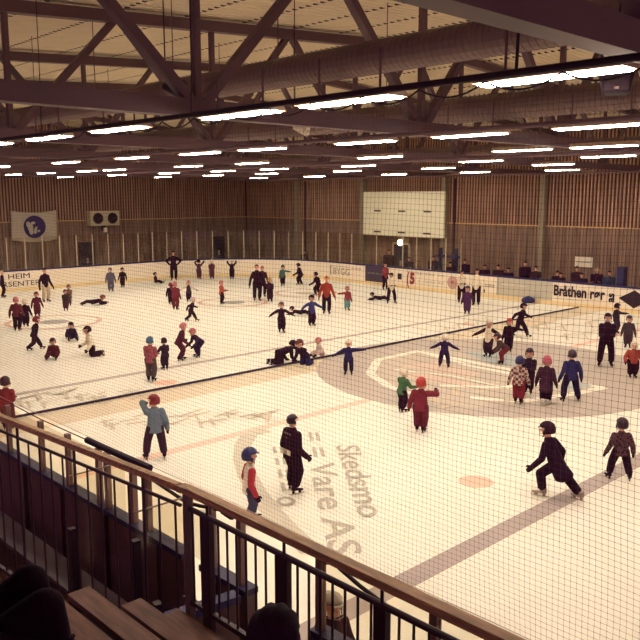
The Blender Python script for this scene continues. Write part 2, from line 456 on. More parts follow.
pipe('thin grey pipe under the trusses, over the middle of the ice', [(18.5, -8, ZB - .2), (18.5, 46, ZB - .2)], .05, STEEL)
pipe('thin grey pipe under the trusses, over the far boards', [(33, -2, ZB - .22), (33, 46, ZB - .22)], .05, STEEL)
pipe('thin pipe along the roof between the first two light rows', [(10.6, -6, CH + 1.05), (10.6, 46, CH + 1.05)], .04, STEEL)
# cable trays carrying the luminaires and hanger rods
# ---- luminaires
LIT = bpy.data.materials.new('lit_tubes'); LIT.use_nodes = True
_b = LIT.node_tree.nodes['Principled BSDF']; _b.inputs['Base Color'].default_value = (.9, .85, .7, 1)
_b.inputs['Emission Color'].default_value = (1, .90, .76, 1); _b.inputs['Emission Strength'].default_value = 38
def luminaire_proto():
    t = thing('ceiling_light', '', 'ceiling light')
    b = bmesh.new(); L = .78
    prof = [(-.17, -.0), (-.10, .09), (.10, .09), (.17, 0)]
    a0 = [b.verts.new((x, -L, z)) for x, z in prof]; a1 = [b.verts.new((x, L, z)) for x, z in prof]
    for i in range(3): b.faces.new([a0[i], a0[i + 1], a1[i + 1], a1[i]])
    b.faces.new(a0); b.faces.new(a1[::-1])
    obj('light_housing', b, mat('white_enamel', (190, 165, 140), .5), t)
    obj('diffuser', bx(-.11, .11, -L + .03, L - .03, -.018, .002), LIT, t)
    for yy in (-.5, .5): obj('hanger', beam(bmesh.new(), (0, yy, .08), (0, yy, .55), .02, .02), STEEL, t)
    return t
LP = luminaire_proto(); first = True
def dup(root):
    r = root.copy(); COL.objects.link(r)
    for ch in root.children:
        c = ch.copy(); COL.objects.link(c); c.parent = r
    return r
rows = [  # many far-end fixtures are extras, added to brighten the far ice
 (6.8, 'row nearest the stands', [3.9, 6.65, 9.4, 12.0, 14.7, 17.4, 24]),
 (12.1, 'second row from the stands', [3.4, 6.2, 9.0, 11.35, 14.7, 16.5, 20.7, 24.9, 30, 33, 37.5, 41]),
 (17.0, 'third row from the stands', [1.0, 8.6, 10.7, 15.9, 21.2, 25.0, 30, 33, 37, 41]),
 (21.3, 'fourth row from the stands', [5, 10.5, 14.9, 20.3, 25.1, 29.3, 33, 38, 44]),
 (25.4, 'fifth row from the stands', [3, 10, 14.7, 19.8, 24.9, 30, 35, 40]),
 (31.0, 'sixth row from the stands', [2, 9, 13, 17.5, 22, 27, 33, 38]),
 (35.2, 'row over the far boards', [6, 12, 19, 26, 32, 40])]
for X, lab, ys in rows:
    for Y in ys:
        o = LP if first else dup(LP); first = False
        
        for ty in TY:
            if abs(Y - ty) < .95 : Y = ty + (.95 if Y > ty else -.95)
        o.location = (X, Y, CH + 1.1)
        o['label'] = 'long lit fluorescent ceiling light in the ' + lab; o['category'] = 'ceiling light'; o['group'] = 'ceiling lights, ' + lab
# tracks above luminaires
for X, lab, ys in rows[1:]:
    pass

# ================================================================== RINK BOARDS
BH = 1.2
def offset_loop(y0, y1n, off0, off1, z0, z1, path=None):
    """wall strip between two offsets along the rink path"""
    b = bmesh.new(); P, Q = [rink_path(o) for o in (off0, off1)]
    for l in (P, Q):
        l[0] = (l[0][0], y0); l[-1] = (l[-1][0], y1n)
    rows_ = [[b.verts.new((x, y, z)) for x, y in l] for l, z in ((P, z0), (P, z1), (Q, z1), (Q, z0))]
    n = len(P)
    for i in range(4):
        a, c = rows_[i], rows_[(i + 1) % 4]
        for k in range(n - 1): b.faces.new([a[k], a[k + 1], c[k + 1], c[k]])
    for k in (0, n - 1): b.faces.new([r_[k] for r_ in rows_])
    bmesh.ops.recalc_face_normals(b, faces=b.faces[:])
    return b
fb = thing('rink_boards', 'white rink boards with navy cap and yellow kick strip round the far side and end', 'rink boards', (0, 0, 0))
obj('board_panel', offset_loop(-8, 35.7, 0.0, .1, .2, BH - .06), WHITEB, fb)
obj('kick_plate', offset_loop(-8, 35.7, -.012, .1, .0, .2), YEL, fb)
obj('cap_rail', offset_loop(-8, 35.7, -.03, .13, BH - .06, BH + .02), NAVY, fb)
# glass with posts on the end and down the far side
GT = 3.05
def along(path, s):
    for a, b in zip(path, path[1:]):
        a, b = V(a), V(b); L = (b - a).length
        if s <= L: d = (b - a) / L; return a + d * s, d
        s -= L
    return V(path[-1]), d
gp = rink_path(.05); gp[0] = (XF + .05, 25.6)
tot = sum((V(b) - V(a)).length for a, b in zip(gp, gp[1:]))
s = 0.0; pane = .0; prevp = None; PALE = mat('pale_post', (196, 178, 150), .5)
NG = 0
while s < tot - .1 and NG < 64:
    p, d = along(gp, s)
    if not (29.7 < p.y < 34.2 and p.x > 30 and NG % 2):
        b = bmesh.new(); beam(b, (p.x, p.y, BH), (p.x, p.y, GT), .045, .045, (d.x, d.y, 0)); obj('glass_post', b, PALE, fb)
    if prevp is not None:
        b = bmesh.new(); beam(b, (prevp.x, prevp.y, (BH + GT) / 2), (p.x, p.y, (BH + GT) / 2), .012, GT - BH - .02); obj('glass_pane', b, GLASS, fb)
    prevp = p; s += 1.04; NG += 1
# adverts on the far boards, each painted on the panel face
INKD = mat('advert_dark', (52, 26, 44), .6); INKR = mat('advert_red', (150, 60, 56), .6); INKG = mat('advert_grey', (150, 138, 122), .6)
def side_text(s, px0, px1, z0, h, m, bold=.02):
    ya, yb = y_on(px0, XF), y_on(px1, XF)
    o = text('advert_lettering', s, m, fb, 1.0, M.Identity(4), bold=bold, depth=.002)
    xs = [v.co.x for v in o.data.vertices]; w = max(xs) - min(xs)
    o.data.transform(M.Translation((-min(xs), 0, 0))); o.data.transform(M.Diagonal((abs(ya - yb) / w, h / .72, 1, 1)))
    o.data.transform(frame((XF - .024, ya, z0), (0, -1, 0), (0, 0, 1)))
def side_panel(px0, px1, z0, z1, m, name='advert_panel'):
    ya, yb = y_on(px0, XF), y_on(px1, XF); return obj(name, bx(XF - .012, XF + .01, yb, ya, z0, z1), m, fb)
side_text('Bråthen rør', 558.5, 611, .5, .52, INKD, .03)
ya = y_on(613.5, XF)
o = text('advert_lettering', 'as', INKD, fb, .52, M.Identity(4), bold=.02, depth=.002)
o.data.transform(frame((XF - .016, ya - .32, .42), (0, 0, 1), (0, 1, 0)))
side_text('________________', 560, 590, .36, .12, INKG, .0)
def side_disc(px, z, r, m, dy=.003):
    yc = y_on(px, XF); b = bmesh.new(); vs = [b.verts.new((XF - .014 - dy, yc + r * cos(2 * pi * k / 24), z + r * sin(2 * pi * k / 24))) for k in range(24)]; b.faces.new(vs); obj('advert_badge', b, m, fb)
side_text('BYGG', 334, 350, .42, .42, INKG, .0); side_panel(330.5, 331.5, .35, 1.0, INKG); side_panel(331.5, 350, .93, .96, INKG); side_text('===', 352, 362, .8, .2, INKG, 0)
side_panel(366, 387.5, .2, 1.13, mat('advert_navy', (74, 58, 78), .5)); 
side_text('====', 368, 385, .62, .2, INKG, 0)
side_panel(399, 403, .5, .85, INKD)
side_text('5', 411.5, 416.5, .34, .62, INKR, .06); side_text('(', 408.5, 411, .3, .7, INKR, .03)
side_text('== === ==', 418, 446, .86, .16, INKG, 0); side_text('= ==== ==', 420, 446, .42, .18, INKG, 0)
side_disc(455, .62, .36, mat('advert_pink', (205, 160, 145), .6)); side_text('=', 453.4, 456.6, .5, .28, INKR)
side_text('== =====', 472, 498, .5, .3, INKG, 0)
side_panel(500.2, 501, .2, 1.13, INKG); side_panel(501, 556.5, .2, 1.13, mat('advert_pale_grey', (200, 192, 172), .5)); side_text('=== ==', 506, 530, .7, .2, WHITEB, 0)

# diamond at the right edge
yc = y_on(641, XF); b = bmesh.new(); b.faces.new([b.verts.new((XF - .016, yc + dy, .66 + dz)) for dy, dz in ((0, .42), (.75, 0), (0, -.42), (-.75, 0))]); obj('advert_badge', b, INKD, fb)
def end_text(s, px0, px1, z0, h):
    xa, xb = x_on(px0, YE), x_on(px1, YE)
    o = text('advert_lettering', s, INKD, fb, 1.0, M.Identity(4), bold=.0, depth=.002)
    xs = [v.co.x for v in o.data.vertices]; w = max(xs) - min(xs)
    o.data.transform(M.Translation((-min(xs), 0, 0))); o.data.transform(M.Diagonal((abs(xa - xb) / w, h / .72, 1, 1)))
    o.data.transform(frame((xa, YE - .016, z0), (1, 0, 0), (0, 0, 1)))
end_text('HEIM', 3, 25, .73, .3); end_text('RSENTER', -3, 35.5, .3, .3)
# ---- near boards (dark outer face), gate opening and glass
nbm = mat('near_board_outer', (98, 72, 70), .7, noise=.15, scale=2)
nb = thing('rink_boards', 'dark outer face of the near rink boards with navy cap, below the stands', 'rink boards', (0, 0, 0))
def near_run(y0, y1):
    obj('board_panel', bx(XN - .06, XN + .06, y0, y1, 0.0, BH - .07), nbm, nb)
    obj('board_face', bx(XN + .06, XN + .075, y0, y1, 0.01, BH - .07), WHITEB, nb)
    obj('cap_rail', bx(XN - .09, XN + .09, y0, y1, BH - .07, BH), mat('navy_cap_dull', (46, 34, 70), .5), nb)
    y = y0 + .5
    while y < y1 - .1:
        obj('board_rib', bx(XN - .12, XN - .06, y, y + .06, 0, BH - .07), nbm, nb); y += 1.3
near_run(7.35, 35.7); near_run(6.15, 7.0); near_run(YB, 5.15)
# posts and panes
NP = [15.2, 13.9, 12.5, 11.26, 10.36, 9.45, 9.22, 8.55, 8.2, 6.85, 6.32, 5.08, 3.7, 2.3]
for y in NP:
    b = bmesh.new(); box(b, XN - .035, XN + .035, y - .04, y + .04, BH - .05, 1.97); obj('glass_post', b, mat('bronze_post', (138, 108, 96), .45, metal=.2), nb)
for y0, y1 in ((12.5, 13.9), (11.26, 12.5), (10.36, 11.26), (9.45, 10.36), (8.55, 9.22), (6.85, 8.2), (3.7, 5.08), (2.3, 3.7)):
    obj('glass_pane', bx(XN - .008, XN + .008, y0 + .04, y1 - .04, BH, 1.93), GLASS, nb)
# open gate leaf swung towards the stands, with its own glass
g = thing('rink_gate', 'open gate leaf with navy cap swung from the near boards towards the railing', 'gate', (XN - .14, 6.22, 0), R(171))
obj('leaf', bx(0, .85, -.04, .04, .12, BH - .1), nbm, g); obj('cap_rail', bx(0, .92, -.08, .08, BH - .1, BH - .02), NAVY, g)
obj('latch', bx(.3, .62, .05, .09, .75, .9), BLACK, g); obj('gate_post', bx(.86, .94, -.05, .05, .0, 1.35), BLACK, g)
for (y, x0, x1, lab) in ((7.0, 3.98, XN - .15, 'clear upright glass screen beside the gate, nearer'), (8.5, 3.98, XN - .15, 'clear upright glass screen across the players bench, farther')):
    t = thing('glass_screen', lab, 'screen', (x0, y, 0)); obj('glass_pane', bx(0, x1 - x0, -.01, .01, .9, 2.05), GLASS, t)
    obj('screen_post', bx(-.05, .03, -.04, .04, 0.0, 1.75 if y < 8 else 1.4), BLACK, t); obj('edge_trim', bx(-.02, x1 - x0, -.012, .012, 2.05, 2.062), mat('glass_edge', (120, 100, 88), .5), t)
# bench and lower clutter between boards and stands
t = thing('players_bench', 'low dark bench between near boards and railing', 'bench', (4.25, 10.2, -.06))
obj('seat', bx(-.2, .2, -2.2, 2.2, .42, .48), DARK, t)
for yy in (-2, 0, 2): obj('leg', bx(-.15, .15, yy - .03, yy + .03, 0, .42), DARK, t)

# ================================================================== SAFETY NET
NX, NZ0, NZ1, NY0, NY1 = 4.97, 1.99, CH + .78, -1.5, 40.0
net = thing('safety_net', 'fine dark square-mesh safety net hanging between the stands and the ice', 'net', (NX, 0, 0))
b = bmesh.new(); c_ = .045; rr_ = .0010
def wob(y, z): return .018 * sin(y * 1.7 + z * 2.1) + .012 * sin(y * 4.1 - z * 3)
tri = [(cos(a) * rr_, sin(a) * rr_) for a in (pi / 2, pi * 7 / 6, pi * 11 / 6)]
y = NY0; i = 0
while y < NY1:
    pr = None; n = 10; m_ = 1.0 + max(0, y - 12) * .02
    for k in range(n + 1):
        z = NZ0 + (NZ1 - NZ0) * k / n; yy = y + .03 * sin(z * 1.3 + y * .9) ; xx = wob(y, z)
        cur = [b.verts.new((xx + p * m_, yy + q * m_, z)) for p, q in tri]
        if pr:
            for j in range(3): b.faces.new([pr[j], pr[(j + 1) % 3], cur[(j + 1) % 3], cur[j]])
        pr = cur
    y += c_
z = NZ0
while z <= NZ1:
    pr = None; n = 160
    for k in range(n + 1):
        yy = NY0 + (NY1 - NY0) * (k / n) ** 1.3; zz = z + .02 * sin(yy * 1.9 + z) * (1 if NZ0 + .1 < z < NZ1 - .1 else .3); xx = wob(yy, z)
        cur = [b.verts.new((xx + p, yy, zz + q)) for p, q in tri]
        if pr:
            for j in range(3): b.faces.new([pr[j], pr[(j + 1) % 3], cur[(j + 1) % 3], cur[j]])
        pr = cur
    z += c_
for i in range(int(17 / c_)):
    y = NY0 + i * c_; j = 0
    while NZ0 + j * c_ < NZ1:
        z = NZ0 + j * c_; yk = y + .03 * sin(z * 1.3 + y * .9); zk = z + .02 * sin(yk * 1.9 + z) * (1 if NZ0 + .1 < z < NZ1 - .1 else .3); xk = wob(yk, z); q_ = .0022
        vs = [b.verts.new((xk + dx, yk + dy, zk + dz)) for dx, dy, dz in ((q_, q_, -q_), (-q_, -q_, -q_), (q_, -q_, q_), (-q_, q_, q_))]
        for f in ((0, 1, 2), (0, 3, 1), (0, 2, 3), (1, 3, 2)): b.faces.new([vs[k] for k in f])
        j += 1
o = obj('mesh', b, mat('net_cord', (84, 62, 62), .9), net); o['kind'] = 'stuff'
PZ = CH + .86
obj('support_pipe', tube(bmesh.new(), [(-.02, -4, PZ), (-.02, 40.5, PZ)], .028, 8), BLACK, net)
b = bmesh.new(); y = 1.6; pts = []
while y < 30:
    for k in range(8):
        f = k / 8; pts.append((.0, y + .62 * f, PZ - .03 - .085 * 4 * f * (1 - f)))
    y += .62
tube(b, pts, .008, 5); obj('scalloped_rope', b, BLACK, net)
for yy in (y_on(513, 4.97), 7.2, 10.9, 16, 21): obj('hanging_chain', tube(bmesh.new(), [(-.02, yy, PZ), (.0, yy, PZ + .55), (.02, yy + .01, roofz(NX) + .02)], [.014 if yy < 4 else .007, .012 if yy < 4 else .006, .005], 6), BLACK, net)
obj('bottom_cord', tube(bmesh.new(), [(0, NY0 + .6 * k, NZ0 + .01 * sin(k)) for k in range(60)], .004, 5), mat('net_hem', (190, 170, 140), .8), net)
# sagging weight hoses tied along the bottom edge
hz = thing('weight_hose', 'black sagging hose tied along the lower hem of the safety net', 'hose', (0, 0, 0))
def hose(p, r, name='hose'): obj(name, tube(bmesh.new(), p, r, 8), BLACK, hz)
pA = [at(87, 441, 1.98), at(120, 456, 1.95), at(150, 468, 1.92)]
def onx(px, py, X=NX + .0):
    u = 320 - py; lat = px - 320; hf = 781 * CT + u * ST; dz = -781 * ST + u * CT
    a = hf * cos(AZ) + lat * sin(AZ); bb = hf * sin(AZ) - lat * cos(AZ); t = X / a
    return V((X, bb * t, CH + dz * t))
HX = NX - .1
hose([onx(87, 440, HX), onx(118, 454, HX), onx(150, 468, HX)], .045, 'stiff_pad')
hose([onx(x, y, HX) for x, y in ((0, 398), (40, 419), (87, 440))], .008)
hose([onx(x, y, HX) for x, y in ((148, 472), (152, 479), (165, 488), (186, 502), (200, 506), (213, 508), (224, 511))], .022)
hose([onx(224, 509, HX), onx(233, 515, HX)], .06, 'tie_block'); hose([onx(148, 468, HX), onx(148, 480, HX)], .05, 'tie_block')
hose([onx(x, y, HX) for x, y in ((233, 515), (270, 531), (318, 552))], .008)
hose([onx(x, y, HX) for x, y in ((318, 552), (330, 560))], .055, 'tie_block')
hose([onx(x, y, HX) for x, y in ((328, 558), (345, 573), (360, 586), (380, 601), (405, 618), (440, 636), (470, 650))], .02)

# ================================================================== STANDS AND RAILING
RAILW = wood('varnished_handrail', (158, 126, 92), k=1.5)
RXX = 3.3; RT = 3.08; RB = 2.1
rl = thing('railing', 'dark steel railing with brown timber handrail at the right, in front of the stands', 'railing', (RXX, 0, 0))
Y1 = at(190, 486, RT).y
Y1 = RXX * 1.49 if False else 4.98
b = bmesh.new(); beam(b, (0, -.6, RT - .02), (0, Y1, RT - .02), .105, .055); 
bmesh.ops.bevel(b, geom=b.edges[:], offset=.012, segments=2, affect='EDGES'); obj('handrail', b, RAILW, rl)
obj('lower_rail', tube(bmesh.new(), [(0, -.6, RT - .17), (0, Y1, RT - .17)], .022, 8), DARK, rl)
obj('bottom_rail', bx(-.02, .02, -.6, Y1, RB, RB + .04), DARK, rl)
posts = [4.72, 3.82, 2.92, 2.0, 1.1, .2]
for y in posts:
    b = bmesh.new(); box(b, -.03, .03, y - .05, y + .05, RB - .25, RT - .17); bmesh.ops.bevel(b, geom=b.edges[:], offset=.006, segments=1, affect='EDGES'); obj('post', b, DARK, rl)
    obj('standoff', tube(bmesh.new(), [(0, y, RT - .18), (0, y, RT - .04)], .012, 6), DARK, rl)
y = Y1 - .06; 
while y > -.5:
    if min(abs(y - p) for p in posts) > .06:
        obj('baluster', tube(bmesh.new(), [(0, y, RB + .03), (0, y, RT - .18)], .0095, 6), DARK, rl)
    y -= .1125
obj('end_post', bx(-.03, .03, Y1 - .03, Y1 + .03, RB - .25, RT - .05), mat('end_post_brown', (110, 84, 84), .5), rl)
# left section steps back a little and runs on to the left
A = at(180, 485, RT); B = at(-20, 407.5, RT)
d = (B - A).normalized(); nrm = V((-d.y, d.x, 0))
rl2 = thing('railing', 'dark steel railing with brown timber handrail running off at the left', 'railing', (A.x, A.y, 0), math.atan2(d.y, d.x))
L = (B - A).length
b = bmesh.new(); beam(b, (0, 0, RT - .02), (L, 0, RT - .02), .085, .055, (0, 0, 1)); bmesh.ops.bevel(b, geom=b.edges[:], offset=.012, segments=2, affect='EDGES'); obj('handrail', b, RAILW, rl2)
# short return joining both handrails
cc = V((RXX, Y1, 0)); a_ = cc - V((A.x, A.y, 0)); ca, sa = cos(-rl2.rotation_euler.z), sin(-rl2.rotation_euler.z)
q = V((a_.x * ca - a_.y * sa, a_.x * sa + a_.y * ca, RT - .02))
b = bmesh.new(); beam(b, (0.0, 0, RT - .02), q, .09, .05); obj('handrail_return', b, RAILW, rl2)
lo = [at(0, 440, 2.9), at(100, 477, 2.9)]
obj('lower_rail', tube(bmesh.new(), [(-.0, 0, RT - .17), (L, 0, RT - .17)], .016, 8), DARK, rl2)
obj('bottom_rail', bx(0, L, -.02, .02, 1.28, 1.32), DARK, rl2)
obj('cross_rail', tube(bmesh.new(), [(0, 0, RB + .02), (q.x, q.y, RB + .02)], .02, 6), DARK, rl2)
x = .07; i = 0
while x < L and i < 95:
    b = bmesh.new()
    if i % 5 == 2: tube(b, [(x, 0, 1.3), (x, 0, RT - .04)], .016, 6); obj('post', b, DARK, rl2)
    else: tube(b, [(x, 0, 1.3), (x, 0, RT - .17)], .0105, 6); obj('baluster', b, DARK, rl2)
    x += .215; i += 1
# bleacher boards
PLK = wood('stained_plank', (128, 88, 72), k=1.0)
STAND = mat('stand_side', (62, 34, 46), .9)
YEND = 5.05
fr = [(3.24, RB - .05 - 0.0), (2.9, 2.27), (2.48, 2.52), (2.08, 2.74), (1.66, 2.97), (1.24, 3.2), (.82, 3.43), (.4, 3.66)]
sb = struct(obj('wall_stand', prism(bmesh.new(), [(-7.9, -6), (3.33, -6), (3.33, 4.9), (-7.9, 4.9)], -.06, 1.7), STAND))
for i, (x1, z1) in enumerate(fr):
    names = ['lowest, against the foot of the railing', 'second up from the railing', 'third up from the railing', 'fourth up from the railing', 'fifth up from the railing', 'sixth up from the railing', 'seventh up from the railing', 'topmost, by the viewer']
    t = thing('bleacher_step', 'long brown timber bleacher board, ' + names[i], 'bleacher', (x1, 0, 0))
    obj('plank', bx(-.18, -.01, -3, YEND, z1 - .045, z1), PLK, t)
    obj('riser_frame', bx(-.37, -.06, -3, YEND - .08, max(1.7, z1 - .5), z1 - .13), STAND, t)
struct(obj('floor_landing', bx(-7.9, 2.2, 5.2, 9, -.06, 1.62), STAND))
o = bpy.data.objects['floor_landing']; o.name = 'floor.landing'
t = thing('bleacher_step', 'short dim timber board beyond the end of the stepped boards', 'bleacher', (0, 0, 0))
obj('plank', bx(1.5, 1.9, 6.3, 6.7, 2.1, 2.15), PLK, t); obj('riser_frame', bx(1.5, 1.9, 6.32, 6.7, 1.62, 2.1), STAND, t)

# ================================================================== THINGS ON THE WALLS
# flag
xa, xb = x_on(9.5, EW - .3), x_on(55, EW - .3)
fx = (xa + xb) / 2; fw = xb - xa
zc = 3.6
def zat(px, py, Y):
    X = x_on(px, Y); fwd = X * cos(AZ) + Y * sin(AZ); v = (320 - py) / 781
    return CH - fwd * (ST - v * CT) / (CT + v * ST)
zt, zb = zat(32, 211, EW - .3), zat(32, 240.5, EW - .3)
fg = thing('wall_flag', 'pale cloth flag with round blue emblem hung on the end wall', 'flag', (fx, EW - .3, (zt + zb) / 2))
def flagy(u, v): return .05 * sin(u * 3.2 + 1) + .03 * sin(u * 7 + v * 2)
def flagz(u, v): return v + .14 * ((2 * u / fw) ** 2) * 1.0 - .1
def flagmesh(fn, n=28, m2=18):
    b = bmesh.new(); G = [[None] * (m2 + 1) for _ in range(n + 1)]
    H = zt - zb
    for i in range(n + 1):
        for j in range(m2 + 1):
            u = -fw / 2 + fw * i / n; v = -H / 2 + H * j / m2; G[i][j] = b.verts.new((u, flagy(u, v), flagz(u, v)))
    for i in range(n):
        for j in range(m2): b.faces.new([G[i][j], G[i + 1][j], G[i + 1][j + 1], G[i][j + 1]])
    return b
o = obj('cloth', flagmesh(None), mat('flag_cloth', (190, 176, 156), .9, noise=.05), fg, True)
sd = o.modifiers.new('s', 'SOLIDIFY'); sd.thickness = .01
def flagpoly(r0, r1, m, off, name, n=48, cx=0, cz=0, half=None):
    b = bmesh.new()
    for k in range(n):
        a, c2 = 2 * pi * k / n, 2 * pi * (k + 1) / n; q4 = []
        for rr2, an in ((r0, a), (r1, a), (r1, c2), (r0, c2)):
            u, v = cx + rr2 * cos(an), cz + rr2 * sin(an); q4.append((u, flagy(u, v) - off, flagz(u, v) + .02))
        if r0 < .01: q4 = q4[:3]
        b.faces.new([b.verts.new(p) for p in q4])
    obj(name, b, m, fg)
EMB = mat('emblem_blue', (58, 42, 92), .8); FW = mat('flag_white', (196, 184, 164), .9)
rE = (zt - zb) * .385
flagpoly(rE * .0, rE, EMB, .02, 'emblem_disc')
def fshape(pts, m, off, name):
    b = bmesh.new(); b.faces.new([b.verts.new((u * rE, flagy(u * rE, v * rE) - off, flagz(u * rE, v * rE) + .02)) for u, v in pts]); obj(name, b, m, fg)
fshape([(-.3, .45), (.0, .5), (.14, .3), (.14, .08), (-.02, -.05), (-.3, -.05), (-.42, .15)], FW, .05, 'emblem_head')
fshape([(-.62, -.2), (-.3, -.12), (-.14, -.3), (-.14, -.55), (-.4, -.5)], FW, .052, 'emblem_figure')
fshape([(-.1, -.55), (-.02, -.12), (.14, .02), (.5, .05), (.62, -.05), (.4, -.14), (.22, -.2), (.2, -.45), (.08, -.62)], FW, .054, 'emblem_figure')
fshape([(.26, -.5), (.3, -.25), (.62, -.14), (.55, -.38)], FW, .056, 'emblem_figure')
fshape([(-.2, .2), (.05, .3), (.5, .3), (.56, .2), (.1, .16), (-.02, -.1), (-.1, -.1)], EMB, .07, 'emblem_letter')
# fan unit
xa, xb = x_on(89.5, EW - .6), x_on(118.5, EW - .6); Yf = EW - .6
zt2, zb2 = zat(104, 211, Yf), zat(104, 225.5, Yf); zc = (zt2 + zb2) / 2; hw = (xb - xa) / 2; hh = (zt2 - zb2) / 2
fu = thing('fan_unit', 'white cooling unit with two dark round fans mounted on the end wall', 'fan unit', ((xa + xb) / 2, Yf, zc))
obj('casing', bx(-hw, hw, 0, .5, -hh, hh), mat('fan_casing', (205, 192, 158), .5), fu)
for s in (-1, 1):
    b = bmesh.new(); bmesh.ops.create_cone(b, cap_ends=True, segments=28, radius1=.36, radius2=.36, depth=.06, matrix=M.Translation((s * hw * .5, -.02, 0)) @ M.Rotation(pi / 2, 4, 'X')); f_ = obj('fan', b, BLACK, fu)
    b = bmesh.new()
    for k in range(5):
        a = 2 * pi * k / 5; beam(b, (s * hw * .5, -.06, 0), (s * hw * .5 + .33 * cos(a), -.06, .33 * sin(a)), .02, .12, (0, 1, .4))
    obj('blade', b, DARK, f_)
    b = bmesh.new(); tube(b, [(s * hw * .5 + .38 * cos(2 * pi * k / 24), -.05, .38 * sin(2 * pi * k / 24)) for k in range(25)], .015, 5, False); obj('guard_ring', b, ALU, f_)
obj('bracket', bx(-.04, .04, .1, .5, -hh - .35, -hh), DARK, fu); obj('drain_box', bx(-.1, .1, -.02, .12, -hh - .45, -hh - .15), WHITEB, fu)
# big white blank board on the side wall
Xp = SW - .5
def zs(px, py, X=SW - .3):
    Y = y_on(px, X); fwd = X * cos(AZ) + Y * sin(AZ); v = (320 - py) / 781
    return CH - fwd * (ST - v * CT) / (CT + v * ST)
ya, yb = y_on(363.5, Xp), y_on(444.5, Xp)
zt3 = zs(400, 191.5, Xp); zb3 = zs(400, 236, Xp)
sc = thing('wall_screen', 'large blank off-white panel between two columns on the side wall', 'panel', (Xp, (ya + yb) / 2, 0))
hy = abs(ya - yb) / 2
obj('panel', bx(0, .12, -hy, hy, zb3, zt3), mat('screen_white', (245, 238, 205), .6, noise=.02), sc)
obj('panel_edge', bx(-.02, .13, -hy, hy, zb3 - .05, zb3), ALU, sc)
for k in (-1, 0, 1):
    for f in (.08, .56): b = bx(-.04, 0, k * hy * .62 - .28, k * hy * .62 + .28, zb3 + (zt3 - zb3) * f - .05, zb3 + (zt3 - zb3) * f + .05); obj('bracket', b, mat('bracket_dark', (96, 78, 66), .6), sc)
# round lamp above the side door
ly = y_on(401.5, SW - .15); lz = zs(401.5, 242.5, SW - .15)
t = thing('wall_lamp', 'small glowing round lamp over the side wall door', 'lamp', (SW - .2, ly, lz))
b = bmesh.new(); ell(b, (0, 0, 0), (.12, .24, .22)); obj('lamp_globe', b, mat('lamp_glow', (255, 240, 200), .5, emit=3), t, True); obj('lamp_base', bx(.05, .14, -.15, .15, -.12, .12), WHITEB, t)
# small white sign
sy = y_on(587, SW - .1); z0, z1 = zs(587, 267, SW - .1), zs(587, 257, SW - .1)
t = thing('wall_sign', 'small white rectangular notice on the side wall above the spectators', 'sign', (SW - .1, sy, 0))
obj('board', bx(0, .05, -.5, .5, z0, z1), mat('notice_white', (228, 218, 195), .6), t); obj('notice_line', bx(-.01, 0, -.42, .42, (z0 + z1) / 2 - .03, (z0 + z1) / 2 + .02), INKG, t)
# loudspeaker hanging at the top right
p = onx(616, 82, 7.6)
t = thing('loudspeaker', 'black loudspeaker hanging beside the ceiling light at upper right', 'loudspeaker', p, R(-60))
b = bmesh.new(); 
pts = [(-.17, -.12), (.17, -.12), (.12, .12), (-.12, .12)]
prism(b, pts, -.12, .12); bmesh.ops.rotate(b, verts=b.verts[:], cent=(0, 0, 0), matrix=M.Rotation(-pi / 2, 3, 'X')); bmesh.ops.bevel(b, geom=b.edges[:], offset=.02, segments=2, affect='EDGES'); obj('cabinet', b, BLACK, t)
obj('grille', bx(-.11, .11, -.135, -.12, -.09, .09), mat('speaker_grille', (60, 40, 50), .7), t); obj('badge', bx(-.02, .02, -.142, -.135, -.08, -.06), ALU, t)
b = bmesh.new(); beam(b, (0, 0, .13), (0, 0, roofz(7.9) - p.z), .02, .02); obj('hanger', b, DARK, t)
# spotlight heads in the roof
for px, py, X, lab in ((172, 88, 6.5, 'dark round horn loudspeaker with bright rim hanging at upper left'), (300, 128, 10.4, 'pale cone lamp hanging in the middle of the roof')):
    p = onx(px, py, X)
    t = thing('hanging_lamp', lab, 'lamp', p, R(30))
    b = bmesh.new(); tube(b, [(0, -.16, -.03), (0, -.02, 0), (0, .13, .03)], [.14, .1, .05], 16); obj('shade', b, BLACK if px < 200 else mat('lamp_shade_white', (215, 205, 180), .5), t)
    b = bmesh.new(); ell(b, (0.02, -.15, -.08), (.07, .03, .06)); obj('bulb', b, mat('bulb_pale', (230, 215, 180), .4), t, True)
    b = bmesh.new(); beam(b, (0, .1, .05), (0, .1, roofz(X) - p.z), .015, .015); obj('hanger', b, DARK, t)
# blue goal frame parts behind far boards
Yg = y_on(450, XF + 1.6)
t = thing('penalty_box_frame', 'navy upright frame behind the far boards near the column', 'frame', (XF + 1.6, Yg, .22))
for s in (-.55, .55): obj('post', bx(-.06, .06, s - .09, s + .09, 0, 2.15), NAVY, t)
obj('cross_bar', bx(-.05, .05, -.9, .9, 1.6, 1.75), NAVY, t)
Yg = y_on(627, XF + .5)
t = thing('locker_post', 'tall narrow dark blue cabinet behind the far boards at the right', 'cabinet', (XF + .5, Yg, .22))
obj('body', bx(-.2, .2, -.16, .16, 0, 1.85), mat('cabinet_blue', (56, 44, 74), .6), t); obj('door_leaf', bx(-.22, -.2, -.13, .13, .1, 1.75), NAVY, t)
p = at(528, 303); t = thing('helmet_bag', 'small dark blue bag lying on the ice against the far boards', 'bag', (p.x, p.y, 0), R(-45))
b = bmesh.new(); hull(b, [((-.2, 0, .14), .14), ((.2, 0, .14), .14), ((0, 0, .24), .13)]); obj('bag_body', b, NAVY, t, True)
b = bmesh.new(); tube(b, [(-.12, 0, .22), (-.06, 0, .31), (.06, 0, .31), (.12, 0, .22)], .012, 6); obj('strap', b, BLACK, t)
